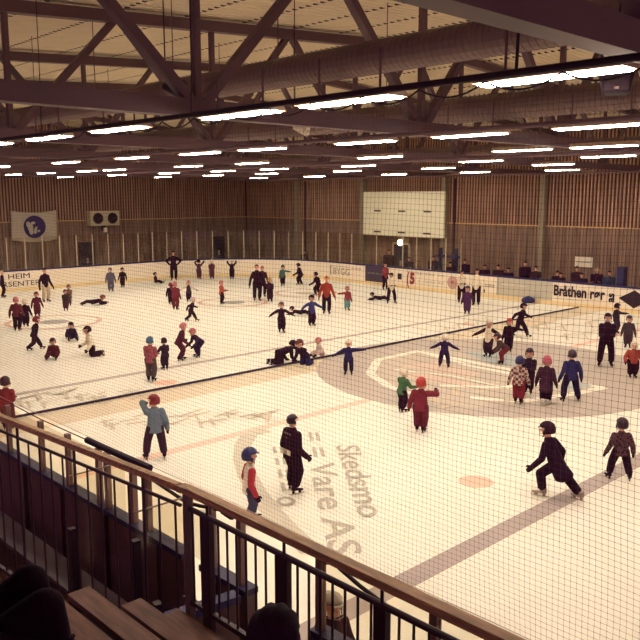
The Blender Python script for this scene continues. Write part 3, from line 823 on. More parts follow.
# ================================================================== PEOPLE
SKIN = mat('skin', (205, 150, 125), .6, k=1.1)
BLADE = mat('skate_blade', (200, 190, 175), .3, metal=.8)
EYE = mat('eye', (40, 20, 25), .4); LIP = mat('lip', (150, 80, 75), .6)
def mk(name, fn, m, vox):
    b = bmesh.new(); fn(b); o = obj(name, b, m); o.modifiers.new('r', 'REMESH'); o.modifiers[0].mode = 'VOXEL'; o.modifiers[0].voxel_size = vox; o.modifiers[0].use_smooth_shade = True
    bpy.context.view_layer.update(); me = bpy.data.meshes.new_from_object(o.evaluated_get(bpy.context.evaluated_depsgraph_get()))
    bpy.data.objects.remove(o)
    for p in me.polygons: p.use_smooth = True
    return me
def f_mitten(b):   # wrist at origin, hand towards -z, thumb towards +y
    hull(b, [((0, 0, .02), (.2, .26, .1)), ((0, 0, -.25), (.2, .36, .2))]); hull(b, [((0, 0, -.25), (.2, .36, .2)), ((.05, .03, -.75), (.17, .28, .2))])
    hull(b, [((.0, .22, -.22), .13), ((.04, .46, -.42), .11)]); hull(b, [((.04, .46, -.42), .11), ((.05, .5, -.6), .09)])
def f_glove(b):
    hull(b, [((0, 0, .02), (.15, .2, .1)), ((0, 0, -.4), (.13, .3, .1))])
    for i, (yy, l) in enumerate(((.23, .46), (.08, .53), (-.08, .5), (-.23, .4))):
        hull(b, [((0, yy, -.42), .078), ((.05, yy, -.42 - l * .55), .07)]); hull(b, [((.05, yy, -.42 - l * .55), .07), ((.18, yy, -.42 - l * .95), .06)])
    hull(b, [((0, .2, -.12), .1), ((.05, .42, -.34), .08)]); hull(b, [((.05, .42, -.34), .08), ((.09, .46, -.52), .068)])
MITT = mk('mitten', f_mitten, None, .05); GLOV = mk('glove', f_glove, None, .028)
def f_boot(b):     # ankle at origin, unit = foot length, toe to +y, sole at z=-.32
    hull(b, [((0, -.05, .28), (.19, .23, .08)), ((0, -.06, -.05), (.16, .2, .1))]); hull(b, [((0, -.1, -.12), (.15, .2, .14)), ((0, .3, -.2), (.16, .22, .09)), ((0, .55, -.22), (.13, .16, .08))])
BOOT = mk('boot', f_boot, None, .04)
_b = bmesh.new(); box(_b, -.03, .03, -.2, -.02, -.5, -.28); box(_b, -.03, .03, .3, .5, -.5, -.28); prism_ = None
tmp = bmesh.new(); prism(tmp, [(-.34, -.5), (.6, -.5), (.74, -.43), (.7, -.56), (.6, -.6), (-.3, -.6), (-.36, -.55)], -.02, .02)
bmesh.ops.transform(tmp, matrix=M(((0, 0, 1, 0), (1, 0, 0, 0), (0, 1, 0, 0), (0, 0, 0, 1))), verts=tmp.verts[:])
BLM = bpy.data.meshes.new('blade'); tmp.to_mesh(BLM); tmp.free(); BLM.materials.append(BLADE)
HLD = bpy.data.meshes.new('blade_holder'); _b.to_mesh(HLD); _b.free()
def f_eye(b): ell(b, (0, 0, 0), (1, .6, .8), sub=2)
_b = bmesh.new(); f_eye(_b); EYEM = bpy.data.meshes.new('eye'); _b.to_mesh(EYEM); _b.free(); EYEM.materials.append(EYE)
# helmet: domed shell cut open at the face, with brim, vents ridge and ear guards (unit radius)
def helmet_mesh(kind):
    b = bmesh.new(); bmesh.ops.create_uvsphere(b, u_segments=28, v_segments=18, radius=1)
    for v in b.verts:
        if kind == 'helmet' and v.co.z > 0: v.co.z *= 1.02
    kill = [v for v in b.verts if (v.co.y > .1 and v.co.z < (.22 if kind != 'hat' else .2)) or v.co.z < (-.55 if kind == 'helmet' else -.2 if kind == 'hat' else -.75)]
    bmesh.ops.delete(b, geom=kill, context='VERTS')
    for v in b.verts:
        if kind == 'helmet':
            a = math.atan2(v.co.x, v.co.y)
            if v.co.z > .35: v.co *= 1 + .05 * (1 if int((a + pi) / (pi / 6)) % 2 else 0)
            v.co.y *= 1.1
        if kind == 'hair': v.co *= 1 + .04 * sin(v.co.x * 14) 
    bmesh.ops.solidify(b, geom=b.faces[:], thickness=.09)
    if kind == 'hat': ell(b, (0, 0, 1.1), (.25, .25, .25))
    if kind == 'helmet':
        for k in (-1, 1): ell(b, (k * .93, .06, -.3), (.1, .24, .3))
        # peak
        hull(b, [((-.5, .98, .3), (.2, .08, .05)), ((.5, .98, .3), (.2, .08, .05)), ((0, 1.2, .26), (.3, .08, .04))])
    me = bpy.data.meshes.new(kind); b.to_mesh(me); b.free()
    for p in me.polygons: p.use_smooth = True
    return me
HM = {k: helmet_mesh(k) for k in ('helmet', 'hat', 'hair')}
_b = bmesh.new(); tube(_b, [(-.9, .1, -.4), (-.7, .5, -.85), (0, .72, -1.02), (.7, .5, -.85), (.9, .1, -.4)], .05, 5); STRAP = bpy.data.meshes.new('chin_strap'); _b.to_mesh(STRAP); _b.free(); STRAP.materials.append(BLACK)
_b = bmesh.new()
for zz in (-.7, -.4, -.1): tube(_b, [(1.0 * sin(a) * .95, 1.22 * cos(a), zz) for a in [R(v) for v in range(-70, 71, 20)]], .03, 5)
for a in (-40, 0, 40): tube(_b, [(.95 * sin(R(a)), 1.22 * cos(R(a)), z) for z in (-.85, .3)], .03, 5)
CAGE = bpy.data.meshes.new('face_cage'); _b.to_mesh(CAGE); _b.free(); CAGE.materials.append(ALU)
CM = {}
def colored(me, m):
    k = (me.name, m.name)
    if k not in CM:
        c = me.copy(); c.materials.clear(); c.materials.append(m); CM[k] = c
    return CM[k]
def ik(a, b, l1, l2, hint):
    d = b - a; L = d.length
    if L > (l1 + l2) * .999: b = a + d * ((l1 + l2) * .999 / L); d = b - a; L = d.length
    L = max(L, abs(l1 - l2) + .01)
    dn = d.normalized(); x = (l1 * l1 - l2 * l2 + L * L) / (2 * L); h2 = max(0, l1 * l1 - x * x)
    hp = hint - dn * hint.dot(dn)
    if hp.length < 1e-4: hp = V((1, 0, 0)) - dn * dn.x
    return a + dn * x + hp.normalized() * math.sqrt(h2), b
def basis_from(up, fwd):
    u = up.normalized(); r = fwd.cross(u).normalized(); f = u.cross(r)
    return M((r, f, u)).transposed()
# poses: lean/side (deg), ph (pelvis height / full), feet and hands; hands relative to the shoulder in arm lengths
POSE = {
 'stand': {}, 
 'arms_down': dict(hands=((-.33, .14, -.88), (.3, .1, -.9))),
 'front': dict(hands=((.1, .55, -.45), (-.1, .55, -.45))),
 'hip': dict(hands=((-.12, .1, -.62), (.12, .1, -.62)), elbow=(1, -.3, 0)),
 'out': dict(hands=((-.8, .15, -.45), (.8, .15, -.45))),
 'wide': dict(hands=((-.93, .1, .05), (.85, .1, -.5)), feet=((-.2, 0, 0), (.2, 0, 0))),
 'stride': dict(lean=16, crouch=.88, feet=((-.12, .42, 0), (.16, -.55, .04)), hands=((-.75, .35, -.4), (.65, -.35, -.55))),
 'glide': dict(lean=22, crouch=.9, feet=((-.16, .1, 0), (.16, -.12, 0)), hands=((-.5, .55, -.5), (.5, .5, -.55))),
 'bend': dict(lean=48, crouch=.88, feet=((-.2, .05, 0), (.2, -.05, 0)), hands=((-.2, .5, -.75), (.25, .4, -.8))),
 'up': dict(hands=((-.3, .55, .55), (.3, .55, .55))),
 'point_r': dict(hands=((-.2, .15, -.93), (.9, .3, .0))),
 'point_l': dict(hands=((-.9, .3, -.05), (.2, .1, -.93))),
 'reach': dict(lean=8, hands=((-.1, .8, -.35), (.15, .75, -.4))),
 'face': dict(hands=((.0, .45, .35), (.25, .05, -.9))),
 'wave': dict(hands=((-.3, .1, -.9), (.35, .5, .1))),
 'sit': dict(ph=.13, lean=-6, feet=((-.3, .95, .12), (.3, .9, .12)), hands=((-.35, -.3, -.8), (.3, .5, -.6)), toes='up', kn=(0, .3, 1)),
 'sitf': dict(ph=.13, lean=22, feet=((-.35, .85, .12), (.3, .9, .12)), hands=((-.2, .7, -.5), (.2, .7, -.5)), toes='up', kn=(0, .3, 1)),
 'kneel': dict(ph='knee', lean=8, feet=((-.16, -.5, .1), (.16, -.5, .1)), hands=((-.25, .4, -.8), (.2, .6, -.6)), toes='back', kn=(0, 1, -.6)),
 'kneelf': dict(ph='knee', lean=42, feet=((-.16, -.5, .1), (.16, -.5, .1)), hands=((-.2, .35, -.9), (.2, .35, -.9)), toes='back', kn=(0, 1, -.6)),
 'four': dict(ph='knee', lean=76, feet=((-.2, -.55, .1), (.2, -.55, .1)), hands=((-.15, .1, -.95), (.2, .3, -.93)), toes='back', kn=(0, .9, -.6)),
 'lie': dict(ph=.12, lean=80, feet=((-.2, -.98, .1), (.15, -.95, .12)), hands=((-.3, .8, -.3), (.4, .6, -.3)), toes='back', kn=(0, .2, .5)),
 'chair': dict(ph=.27, lean=4, feet=((-.2, .5, 0), (.2, .5, 0)), hands=((-.1, .5, -.65), (.1, .5, -.65)), kn=(0, 1, .7)),
 'lunge': dict(lean=24, crouch=.84, feet=((-.12, .2, 0), (.22, -.72, .03)), hands=((-.3, .65, -.62), (.4, .2, -.8))),
}
def person(loc, rz, h, pose='stand', jacket=(60, 20, 40), trousers=(48, 16, 38), hat=('helmet', (50, 20, 40)), glove=(44, 14, 34), boots=(42, 14, 34), label='person', adult=False, vox=None, sleeve=None, fat=1.0, group=None, skirt=None, cage=False, skates=True, strap=True, jmat=None, headturn=0, nod=0, **over):
    P = dict(lean=2, side=0, crouch=.985, feet=((-.14, .03, 0), (.14, -.03, 0)), hands=((-.27, .1, -.9), (.27, .1, -.9)), elbow=(.25, -1, -.2), toes='flat', kn=(0, 1, .15)); P.update(POSE[pose]); P.update(over)
    t = thing('person', label, 'person', loc, rz, group)
    kid = not adult
    ank = .13 if skates and adult else .11 if skates else .08
    hh = (.135 if adult else .175 if h > 1.35 else .195) * h
    neck = (.03 if adult else .012) * h; tor = (.30 if adult else .29) * h
    leg = h - ank - hh * 1.0 - neck - tor - (.03 * h if hat else 0)
    arm = (.335 if adult else .31) * h
    w = (1.04 if adult else 1.2) * fat
    ph = P.get('ph')
    pz = ank + leg * P['crouch'] if ph is None else (leg * .5 + .04 if ph == 'knee' else ph * h)
    pel = V((0, 0, pz)); la, sd = R(P['lean']), R(P['side'])
    up = V((sin(sd), sin(la) * cos(sd), cos(la) * cos(sd))); BT = basis_from(up, V((0, cos(la), -sin(la))))
    if P['lean'] > 10 and ph is None: pel.y -= .12 * sin(la) * h
    def T(x, y, z): return pel + BT @ V((x * h, y * h, z * h))
    chest = T(0, 0, tor / h * .78); nb_ = T(0, 0, tor / h)
    # head
    hup = (up * .5 + V((0, 0, 1))).normalized() if P['lean'] < 60 else (up * .8 + V((0, 0, 1))).normalized()
    yaw = R(headturn); hf_ = (BT @ V((sin(yaw), cos(yaw), 0))); hf_.z *= .25; nf = hf_.normalized() + V((0, 0, -math.tan(R(nod))))
    BHd = basis_from(hup, nf)
    hc = nb_ + hup * (neck + hh * .5)
    voxb = vox or max(.013, h / 85)
    b = bmesh.new()
    hull(b, [(hc + BHd @ V((0, -.04 * hh, .08 * hh)), (.37 * hh, .44 * hh, .41 * hh), BHd), (hc + BHd @ V((0, .12 * hh, -.26 * hh)), (.25 * hh, .25 * hh, .22 * hh), BHd)])
    hull(b, [(hc + BHd @ V((0, .40 * hh, .02 * hh)), .045 * hh), (hc + BHd @ V((0, .47 * hh, -.09 * hh)), .06 * hh)])
    for s in (-1, 1): hull(b, [(hc + BHd @ V((s * .37 * hh, -.02 * hh, .02 * hh)), (.04 * hh, .07 * hh, .1 * hh), BHd)])
    hull(b, [(nb_ - up * .02 * h, .036 * h), (hc + BHd @ V((0, 0, -.25 * hh)), .034 * h)])
    hull(b, [(T(0, 0, .02), (.06 * h, .045 * h, .05 * h), BT), (chest, (.075 * h, .05 * h, .06 * h), BT)])
    jb = bmesh.new()
    hem = -.055
    hull(jb, [(T(0, 0, hem), (.104 * h * w, .08 * h * w, .035 * h), BT), (T(0, .005, .13), (.086 * h * w, .068 * h * w, .05 * h), BT)])
    hull(jb, [(T(0, .005, .13), (.085 * h * w, .066 * h * w, .05 * h), BT), (T(0, 0, tor / h - .075), (.086 * h * w, .064 * h * w, .06 * h), BT)])
    hull(jb, [(T(0, 0, tor / h - .06), (.082 * h * w, .06 * h * w, .05 * h), BT), (nb_, (.052 * h, .05 * h, .022 * h), BT)])
    hull(jb, [(T(0, 0, tor / h - .01), (.05 * h, .05 * h, .02 * h), BT), (T(0, .002, tor / h + .014), (.044 * h, .046 * h, .016 * h), BT)])
    sb_ = bmesh.new() if sleeve else jb
    tb = bmesh.new()
    hull(tb, [(T(0, 0, .03), (.074 * h * w, .06 * h * w, .04 * h), BT), (pel, (.08 * h * w, .062 * h * w, .06 * h), BT)])
    hands = []
    for i, s in enumerate((-1, 1)):
        sh = T(s * .088 * w, 0, tor / h - .055)
        hd = P['hands'][i]; tgt = sh + (V(hd) * arm if P['lean'] > 30 else BT @ (V(hd)) * arm)
        if tgt.z < .05: tgt.z = .05
        e = P['elbow']; el, wr = ik(sh, tgt, arm * .52, arm * .48, V((e[0] * s, e[1], e[2])))
        r0, r1, r2 = .044 * h * w, .036 * h * w, .03 * h * w
        hull(sb_, [(sh, r0), (el, r1)]); hull(sb_, [(el, r1), (wr, r2)])
        hull(b, [(sh, .03 * h), (el, .024 * h)]); hull(b, [(el, .024 * h), (wr, .018 * h)]); hull(b, [(wr, .018 * h), (wr + (wr - el).normalized() * .03 * h, (.014 * h, .02 * h, .02 * h))])
        hands.append((wr, (wr - el).normalized(), s))
    feet = []
    for i, s in enumerate((-1, 1)):
        hip = pel + BT @ V((s * .052 * h * w, 0, -.01 * h))
        fx_, fy_, fz_ = P['feet'][i]; ft = V((fx_ * leg * 1.05, fy_ * leg, (fz_ * leg if ph is None else fz_ * leg) + ank if P['toes'] == 'flat' else fz_ * leg + .03))
        k_ = P['kn']; kn, an = ik(hip, ft, leg * .5, leg * .5, V((k_[0] + s * .15, k_[1], k_[2])))
        r0, r1, r2 = .06 * h * w, .052 * h * w, .047 * h * w
        hull(tb, [(hip, r0), (kn, r1)]); hull(tb, [(kn, r1), (an + (kn - an).normalized() * (.055 if skates else .03) * h, r2)])
        hull(b, [(hip, .05 * h), (kn, .035 * h)]); hull(b, [(kn, .035 * h), (an, .024 * h)])
        feet.append((an, kn, s))
    if skirt:
        hull(jb, [(T(0, 0, -.02), (.09 * h * w, .075 * h * w, .05 * h), BT), (T(0, -.03, -.17), (.105 * h * w, .1 * h * w, .06 * h), BT)])
    skin('body', b, SKIN, t, voxb)
    skin('jacket', jb, jmat or cloth(jacket), t, voxb)
    if sleeve: skin('sleeves', sb_, cloth(sleeve), t, voxb, 'sleeves in another colour than the body of the jacket')
    skin('trousers', tb, cloth(trousers), t, voxb)
    hr = hh * .5
    if hat:
        k, c = hat; sc_ = hr * (1.0 if k == 'helmet' else .93)
        mm = BHd.to_4x4() @ M.Diagonal((sc_ * .93, sc_, sc_ * 1.05, 1)); mm.translation = hc + BHd @ V((0, -.02 * hh, .06 * hh))
        ho = link({'helmet': 'helmet', 'hat': 'knitted_hat', 'hair': 'hair'}[k], colored(HM[k], mat('shell_%d_%d_%d' % c, c, .35 if k == 'helmet' else .9, k=1.0, noise=.05)), t, mm)
        if k == 'helmet' and strap: link('chin_strap', STRAP, ho, M.Identity(4))
        if cage: link('face_cage', CAGE, ho, M.Identity(4))
    for s in (-1, 1):
        mm = BHd.to_4x4() @ M.Diagonal((hh * .05, hh * .05, hh * .05, 1)); mm.translation = hc + BHd @ V((s * .15 * hh, .40 * hh, .02 * hh)); link('eye', EYEM, t, mm)
    mm = BHd.to_4x4() @ M.Diagonal((hh * .1, hh * .03, hh * .025, 1)); mm.translation = hc + BHd @ V((0, .375 * hh, -.24 * hh)); link('mouth', colored(EYEM, LIP), t, mm)
    hl = .105 * h if adult else .1 * h
    for wr, dr, s in hands:
        z = -dr; y = V((0, 1, 0)) - z * z.y
        if y.length < .2: y = V((-s * 1.0, 0, .2)) - z * (V((-s, 0, .2)).dot(z))
        y.normalize(); x = y.cross(z); x_ = x * (-s)
        mm = M((x_ if True else x, y, z)).transposed().to_4x4() @ M.Diagonal((hl, hl, hl, 1)); mm.translation = wr
        link('glove' if adult else 'mitten', colored(GLOV if adult else MITT, cloth(glove)), t, mm)
    fl_ = (.165 if adult else .185) * h; ks = ank / (.6 * fl_) if skates else 1
    for an, kn, s in feet:
        if P['toes'] == 'flat':
            a = R(12) * -s; F = V((sin(-a), cos(a), 0)); U = V((0, 0, 1))
        elif P['toes'] == 'up': U = (kn - an).normalized(); F = V((0, .15, 1)); 
        else: U = (kn - an).normalized(); F = V((0, -.35, -1)); 
        BB = basis_from(U, F) if P['toes'] != 'flat' else basis_from(U, F)
        mm = BB.to_4x4() @ M.Diagonal((fl_, fl_, fl_ * min(ks, 1.1) if skates else fl_ * .8, 1)); mm.translation = an
        bo = link('skate' if skates else 'boot', colored(BOOT, cloth(boots)), t, mm)
        if skates: link('blade_holder', colored(HLD, cloth(boots)), bo, M.Identity(4)); link('blade', BLM, bo, M.Identity(4))
    return t
def face_rot(p, f):     # f: 0 looks away from the viewer, 90 to the right, 180 towards the viewer
    return math.atan2(p.y, p.x) - R(f) - pi / 2
def P_(px, py, top, f, pose, jacket, trousers, hat, label, ratio=1.0, h=None, z=0.0, **k):
    p = at(px, py, z)
    if h is None: h = tall(p, top) / ratio
    h = max(.9, min(1.98, h))
    return person((p.x, p.y, z), face_rot(p, f), h, pose, jacket, trousers, hat, label=label, **k)
BK = (46, 14, 36); NV = (52, 30, 66); MR = (92, 28, 42); RD = (140, 42, 44); PK = (190, 108, 108); OR = (150, 50, 38); WH = (215, 195, 165)
hel = lambda c: ('helmet', c)

def pattern(name, kind, a, b):
    m = mat(name, a, .9, k=1.15, spec=.1); nt = m.node_tree; bs = nt.nodes['Principled BSDF']
    tc = nt.nodes.new('ShaderNodeTexCoord')
    n = nt.nodes.new('ShaderNodeTexChecker' if kind == 'check' else 'ShaderNodeTexVoronoi'); n.inputs['Scale'].default_value = 14 if kind == 'check' else 22
    nt.links.new(tc.outputs['Object'], n.inputs['Vector'])
    mx = nt.nodes.new('ShaderNodeMix'); mx.data_type = 'RGBA'
    mx.inputs[6].default_value = tuple(lin(v) * 1.15 for v in a) + (1,); mx.inputs[7].default_value = tuple(lin(v) * 1.15 for v in b) + (1,)
    if kind == 'check': nt.links.new(n.outputs['Fac'], mx.inputs[0])
    else:
        r = nt.nodes.new('ShaderNodeMath'); r.operation = 'GREATER_THAN'; r.inputs[1].default_value = .42; nt.links.new(n.outputs['Distance'], r.inputs[0]); nt.links.new(r.outputs[0], mx.inputs[0])
    nt.links.new(mx.outputs[2], bs.inputs['Base Color']); return m
RP = pattern('patterned_red_cloth', 'v', (116, 46, 56), (146, 82, 88)); PL = pattern('plaid_cloth', 'check', (92, 58, 66), (180, 155, 138)); SP = pattern('speckled_cloth', 'v', (50, 22, 42), (88, 60, 64))

P_(3,297.5,270,95,'stand',BK,BK,('hat',WH),'person in black with pale hat at the left edge before the board lettering',adult=True)
P_(46,302,267,150,'arms_down',BK,(190,165,135),('hat',BK),'person in a black jacket and beige trousers standing at the left by the end boards',adult=True)
P_(37.5,317,291,170,'arms_down',MR,MR,hel((110,36,44)),'child in a dark red suit and red helmet standing behind the red ring at left')
P_(17.5,331,296,20,'arms_down',(110,36,48),BK,hel(PK),'child in a red jacket and pink helmet, left of a pair near the left edge')
P_(26,327,298,10,'arms_down',BK,BK,hel((225,210,185)),'child in black with a white helmet close beside a pink-helmeted child at left')
P_(69.5,306,284,200,'front',(120,84,66),(90,60,60),hel((110,50,48)),'child in brown half hidden behind a child in a dark green coat')
P_(66,311,289,180,'front',(58,44,48),(80,34,46),hel((84,34,48)),'child in a dark green coat and maroon trousers in front of a child in brown',skirt=True)
P_(93,305,0,90,'lie',BK,(60,30,46),hel((120,70,60)),'person lying flat on the ice at left, in black with pale and brown patches',h=1.35)
P_(111,291.5,267,170,'stand',(92,84,104),(84,78,100),hel((90,80,100)),'child in a grey-blue suit standing by the end boards')
P_(123,287.5,267,200,'arms_down',BK,BK,hel(BK),'child in black just right of a child in a grey-blue suit by the end boards')
P_(36,350,318,75,'stride',BK,BK,hel((120,36,42)),'child in dark clothes with a red helmet striding, one arm stretched left',h=1.3)
P_(55,358,0,200,'sitf',MR,MR,hel((70,30,46)),'child in maroon sitting hunched on the ice at left',h=1.15)
P_(71,340,0,170,'sitf',(48,26,58),(48,26,58),hel(BK),'child in dark blue sitting on the ice beside the kneeling white-jersey skater',h=1.15,glove=WH)
P_(92,356,0,262,'kneel',WH,BK,hel(BK),'skater in a white jersey and black trousers kneeling on the ice at left',h=1.45,ratio=1,lean=14,cage=True)
P_(156,283.5,0,110,'sit',BK,BK,hel(BK),'small child in black sitting on the ice with legs stretched to the right',h=1.1)
P_(174,280.5,250,180,'hip',BK,BK,('hair',(60,36,40)),'tall adult in black standing with hands at the hips before the end boards',adult=True)
P_(199,279.5,259,20,'up',(84,40,58),(84,40,58),hel(BK),'child in maroon holding on to the end boards, left of three')
P_(212,279.5,259,0,'front',(98,44,62),(98,44,62),hel(WH),'child in maroon with a white helmet at the end boards, middle of three')
P_(232,279.2,259,0,'up',BK,BK,hel(WH),'child in black with both arms on the end boards, right of three')
P_(171,305,282,10,'stand',BK,BK,hel((120,60,66)),'child in dark clothes hidden behind a red-suited child with a pink helmet')
P_(175.5,310,281,20,'face',(122,40,50),(110,34,46),hel(PK),'child in a red suit with a pink helmet shading the face with one arm')
P_(189,302,280,190,'out',(64,40,50),BK,hel(PK),'child in a black and white jacket with a pink helmet, just behind a striding child',sleeve=WH)
P_(192,321.5,295,100,'stride',BK,BK,hel((205,180,180)),'child in dark clothes striding on one skate with an arm flung to the right')
P_(221.5,304,280,60,'front',(178,72,52),BK,hel(PK),'child in an orange top with dark legs and a pink helmet beside the left-centre ring')
P_(151,381.5,335.5,25,'front',(126,66,60),(80,60,62),hel((66,100,128)),'child in a patterned red jacket with a blue helmet, back to the viewer',jmat=RP)
P_(165.5,370,337,330,'reach',(52,26,48),(52,26,48),hel(BK),'child in a dark suit reaching to a child with a blue helmet')
P_(181,360.5,322.5,80,'glide',(84,26,46),(84,26,46),hel(PK),'child in a maroon suit and pink helmet leaning forward',ratio=.93)
P_(198,357,331,240,'bend',(50,26,60),(50,26,60),hel(PK),'child in dark blue with a pink helmet bending over with an elbow out',h=1.2)
P_(257,301,263,170,'arms_down',BK,BK,('hair',(110,50,50)),'adult in black standing in front of a red-headed person',adult=True)
P_(262.5,297,265,170,'stand',(70,28,44),BK,('hat',(170,70,66)),'person with a red hat mostly hidden behind an adult in black',adult=True)
P_(270,302,277,170,'front',(58,26,44),(58,26,44),hel((190,150,80)),'child in a dark suit with a yellow helmet beside an adult in black')
P_(283,286,264.5,200,'point_l',(62,96,88),BK,hel(BK),'child in a teal jacket holding one arm out to the left near the end boards')
P_(300,285,262,290,'glide',BK,BK,hel(BK),'child in black bowing forward near the corner of the boards',h=1.45)
P_(317.5,295.5,273,300,'glide',BK,BK,hel(BK),'child in black close behind the adult in a red jacket',h=1.4)
P_(326.5,314,275,175,'arms_down',(156,48,36),BK,('hat',(160,56,42)),'adult in a bright red jacket and black trousers',adult=True)
P_(347,310.5,285.5,160,'point_r',(150,48,60),(86,138,132),hel(PK),'child in a red top and teal trousers holding one arm out')
P_(281.5,332.5,301,170,'out',BK,BK,hel((110,60,56)),'child in black with both arms held out, skating towards the viewer')
P_(311.5,326,294,150,'out',(54,54,112),BK,hel(BK),'child in a blue jacket with black trousers and helmet')
P_(300.5,315,0,270,'lie',BK,BK,hel(BK),'child in black lying on the ice behind a child in a blue jacket',h=1.1)
P_(280,363,0,60,'four',BK,BK,hel(BK),'child in black crawling on the ice at the left of the huddled pair',h=1.45)
P_(305,365,0,215,'kneelf',(48,24,50),(46,36,84),hel((84,34,44)),'child kneeling in blue trousers, right of the huddled pair, one arm pointing right',h=1.35,hands=((.95,.1,.1),(.1,.35,-.8)))
P_(322,357,0,250,'sitf',(205,178,160),(190,150,140),hel(PK),'small child in cream with a pink helmet sitting on the ice near the divider',h=1.1)
P_(348.5,375,338.5,185,'wide',(46,34,84),(44,26,60),hel((228,214,186)),'child in dark blue with a white helmet and both arms spread wide')
P_(385,290,263,150,'front',(150,56,66),BK,('hair',BK),'person in a red jacket leaning at the far boards in front of the dark advert',h=1.62,adult=True)
jers2 = P_(391,303.5,272,165,'front',WH,BK,hel(BK),'skater in a white jersey and black trousers standing over a fallen child',adult=True,feet=((-.3,0,0),(.3,.2,0)))
P_(380,300.5,0,270,'lie',BK,BK,hel(BK),'child in black lying on the ice beside a skater in a white jersey',h=1.15)
P_(461,303,269,170,'front',WH,BK,('hair',BK),'adult in a white jersey, left of two standing near the far boards',adult=True,glove=BK)
P_(476,305.5,267.5,190,'arms_down',(222,205,172),BK,('hair',BK),'adult in a white jersey, right of two standing near the far boards',adult=True)
P_(467,314,285,180,'stand',(84,40,84),(84,40,84),hel((70,36,66)),'child in a purple suit between two adults in white jerseys')
P_(444,368,333,5,'out',(48,26,70),(46,22,62),hel((225,210,190)),'child in a navy suit with arms held out, near the middle of the big disc',feet=((-.3,0,0),(.3,0,0)))
P_(488,357,318.5,200,'out',WH,(60,28,48),hel((225,212,190)),'child in a white top and white helmet behind a bending child in red trousers',sleeve=BK)
P_(508.5,352,317.5,190,'point_l',BK,BK,hel((170,64,64)),'child in black with a red helmet standing just behind a bending child')
P_(502,364,0,260,'bend',(78,52,50),(128,36,44),hel((70,32,46)),'child in red trousers bending low over the ice',h=1.2)
P_(520.5,336.5,302,110,'stride',BK,BK,hel(BK),'child in black skating at the right end of the dark divider',h=1.42)
P_(528,393.5,347,190,'front',(50,24,46),(50,24,46),hel((60,34,50)),'child in a dark suit standing behind a child in a plaid jacket')
P_(518,404,355,10,'arms_down',(150,120,110),(136,34,48),hel((48,40,84)),'child in a plaid jacket, red trousers and blue helmet',jmat=PL)
P_(545,405,354.5,10,'stand',(66,30,50),BK,hel((178,88,100)),'child in a dark coat and pink helmet wearing white skates',skirt=True,boots=(225,212,190))
P_(570,401.5,348.5,340,'out',(48,40,92),(46,24,58),hel((60,34,52)),'child in a bright navy jacket, rightmost of four standing on the big disc',hands=((-.3,.1,-.92),(.3,.1,-.9)),feet=((-.3,0,0),(.35,0,0)))
P_(605,366.5,311.5,175,'front',BK,BK,hel(BK),'large adult in black with a black helmet standing at the right',adult=True,fat=1.1,feet=((-.22,0,0),(.22,0,0)))
P_(615.5,333.5,302.5,60,'point_r',(52,34,48),(58,34,60),hel(BK),'child behind the large adult at right, one arm held to the right')
P_(627.5,348,314.5,180,'stand',(72,50,62),(70,44,54),hel((56,36,50)),'child in a grey-mauve jacket at the right edge behind a child in red')
P_(632,378,340.5,160,'out',(168,62,50),BK,hel((228,214,190)),'child in a red jacket with white helmet and black trousers at the right edge',hands=((-.3,.2,-.8),(.3,.2,-.8)),fat=1.2)
P_(401.5,412,366.5,45,'reach',(66,104,66),BK,hel((228,214,188)),'child in a green jacket with a white helmet reaching to a child in red')
P_(420,432.5,376,15,'wave',(126,34,50),(106,28,46),hel((178,60,52)),'child in a red snowsuit and red helmet with one arm raised, back to the viewer',fat=1.1)
P_(156,459.5,393,350,'face',(98,112,128),(56,26,48),hel((128,40,46)),'child in a pale blue jacket and red helmet holding a hand to the head',headturn=-40,feet=((-.3,.1,0),(.28,-.05,0)))
P_(250,522.5,446,75,'arms_down',(214,198,176),(64,62,96),hel((46,44,92)),'small child in a white top with red sleeves and a blue helmet by the railing',sleeve=(176,44,58),feet=((-.14,.12,0),(.14,-.1,0)))
ref = P_(292,492,412.5,55,'arms_down',BK,(42,12,34),hel((44,16,36)),'skater all in black with pale back lettering standing on the advert ring',adult=True,feet=((-.2,.1,0),(.2,-.05,0)),hands=((-.1,.2,-.88),(.14,.34,-.82)),fat=1.2)
girl = P_(551,497,0,295,'lunge',(46,16,40),(44,14,38),hel(BK),'girl in black lunging forward on one knee-bent skate at lower right',h=1.55,fat=.95,skirt=True,boots=(150,128,114),cage=True)
P_(619,480,416.5,340,'arms_down',(62,34,48),BK,hel((48,22,40)),'child in a speckled dark jacket near the blue line at right',feet=((-.35,.1,0),(.35,-.12,0)),jmat=SP)
P_(8,430,388,20,'front',(130,36,42),(100,30,40),hel((50,18,34)),'child in a red jacket and black helmet at the left edge behind the railing',h=1.3)

# lettering on the back of the skater in black, stripes on the girl's jacket
LT = mat('jersey_print', (170, 140, 120), .8)
def back_text(p, s, h, z, size, y, w=None, m=LT):
    text('back_lettering', s, m, p, size, frame((0, y, z), (1, 0, 0), (0, 0, 1)), depth=.002, align='CENTER')
h_ = tall(at(292, 492), 412.5)
back_text(ref, '= = = =', h_, h_ * .74, .085, -.118); back_text(ref, '=', h_, h_ * .69, .06, -.116)
obj('number_patch', bx(-.14, .14, -.142, -.128, h_ * .5, h_ * .56), mat('patch_white', (215, 200, 175), .7), ref); back_text(ref, '50', h_, h_ * .505, .1, -.145, m=INKD)
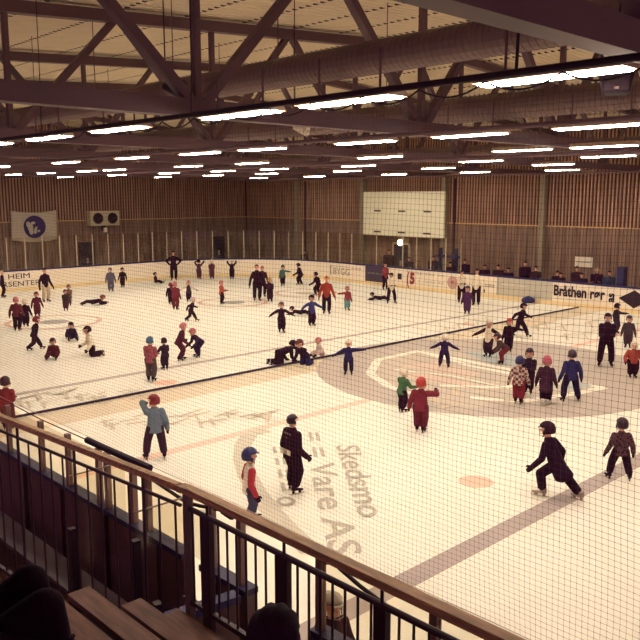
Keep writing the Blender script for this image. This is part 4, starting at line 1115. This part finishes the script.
# ---- spectators behind the far boards
XS = XF + .7
struct(obj('floor_walkway', bx(XF + .2, SW - .1, -6, 44, -.06, .22), mat('concrete', (120, 92, 78)))); bpy.data.objects['floor_walkway'].name = 'floor.walkway'
spec = [(304, 1.55, 'dark figure standing alone behind the glass near the corner column'), (385, 1.95, 'person in dark clothes behind the boards above the dark advert'),
 (410, 1.62, 'person in a pale scarf standing by the side wall door'), (430, 1.75, 'bulky dark figure behind the glass, right of the side door'),
 (452, 1.5, 'dark spectator by the navy frame, left one'), (462, 1.68, 'dark spectator behind two white jerseys'), (487, 1.5, 'dark spectator right of the white jerseys, first'),
 (496, 1.5, 'dark spectator right of the white jerseys, second'), (511, 1.45, 'spectator leaning on the boards left of the tall hooded one'), (523, 1.82, 'tall hooded spectator in black leaning on the boards'),
 (539, 1.62, 'spectator with a pointed dark hat by the pale column'), (556, 1.42, 'broad spectator bent over the boards above the large lettering, left'), (564, 1.4, 'spectator bent over the boards above the large lettering, right'),
 (576, 1.72, 'spectator in black below the white notice'), (586, 1.45, 'small spectator with pale collar below the white notice'), (597, 1.7, 'spectator with a pale hat right of the white notice'), (614, 1.66, 'spectator in dark teal beside the tall blue cabinet')]
for i, (px, h, lab) in enumerate(spec):
    y = y_on(px, XS)
    c = [(54, 20, 42), (64, 34, 46), (50, 22, 50)][i % 3]
    if 'teal' in lab: c = (54, 58, 84)
    hat = ('hat', (60, 30, 44)) if i % 2 else ('hair', (58, 30, 34))
    if 'pale hat' in lab: hat = ('hat', (190, 165, 135))
    if 'pointed' in lab: hat = ('hat', (48, 20, 40))
    person((XS + .45 * (i % 2), y, .22), face_rot(V((XS, y, 0)), 170 + (i * 37) % 40 - 20), h, 'front', c, BK, hat, label=lab, adult=h > 1.5, skates=False, vox=.03, lean=12 if 'bent' in lab or 'lean' in lab else 3, fat=1.35, group=None, 
           sleeve=None, glove=(190, 160, 130) if 'pale' in lab else c)
# two persons seen near the camera on the stands
h1 = person((1.66, 2.0, 2.795), face_rot(V((1.6, 2.0, 0)), 25), 1.7, 'chair', (34, 8, 28), (34, 8, 28), ('hair', (36, 6, 28)), label='dark-haired person seen from behind on the stands at the bottom centre', adult=True, skates=False, vox=.012, ph=.17)
h2 = person((1.1, 3.52, 3.0), R(-100), 1.7, 'chair', (34, 8, 28), (34, 8, 28), ('hair', (36, 6, 28)), label='person in a dark coat sitting on the stands at the bottom left, partly in view', adult=True, skates=False, vox=.014, ph=.17)
pz = at(329, 592, 1.3)
person((5.33, 5.42, 0), face_rot(pz, 150), 1.3, 'arms_down', (60, 30, 44), BK, hel((170, 160, 140)), label='child with a whitish helmet right behind the railing at the bottom, by the near boards', cage=True, vox=.014)
bake()
# ================================================================== WORLD AND VIEW
w = bpy.data.worlds.new('world'); S.world = w; w.use_nodes = True
w.node_tree.nodes['Background'].inputs[0].default_value = (.42, .2, .34, 1); w.node_tree.nodes['Background'].inputs[1].default_value = .7
S.view_settings.view_transform = 'Standard'; S.view_settings.look = 'None'; S.view_settings.gamma = 1; S.view_settings.exposure = 0.8
S.cycles.max_bounces = 8; S.cycles.diffuse_bounces = 4; S.cycles.transparent_max_bounces = 24
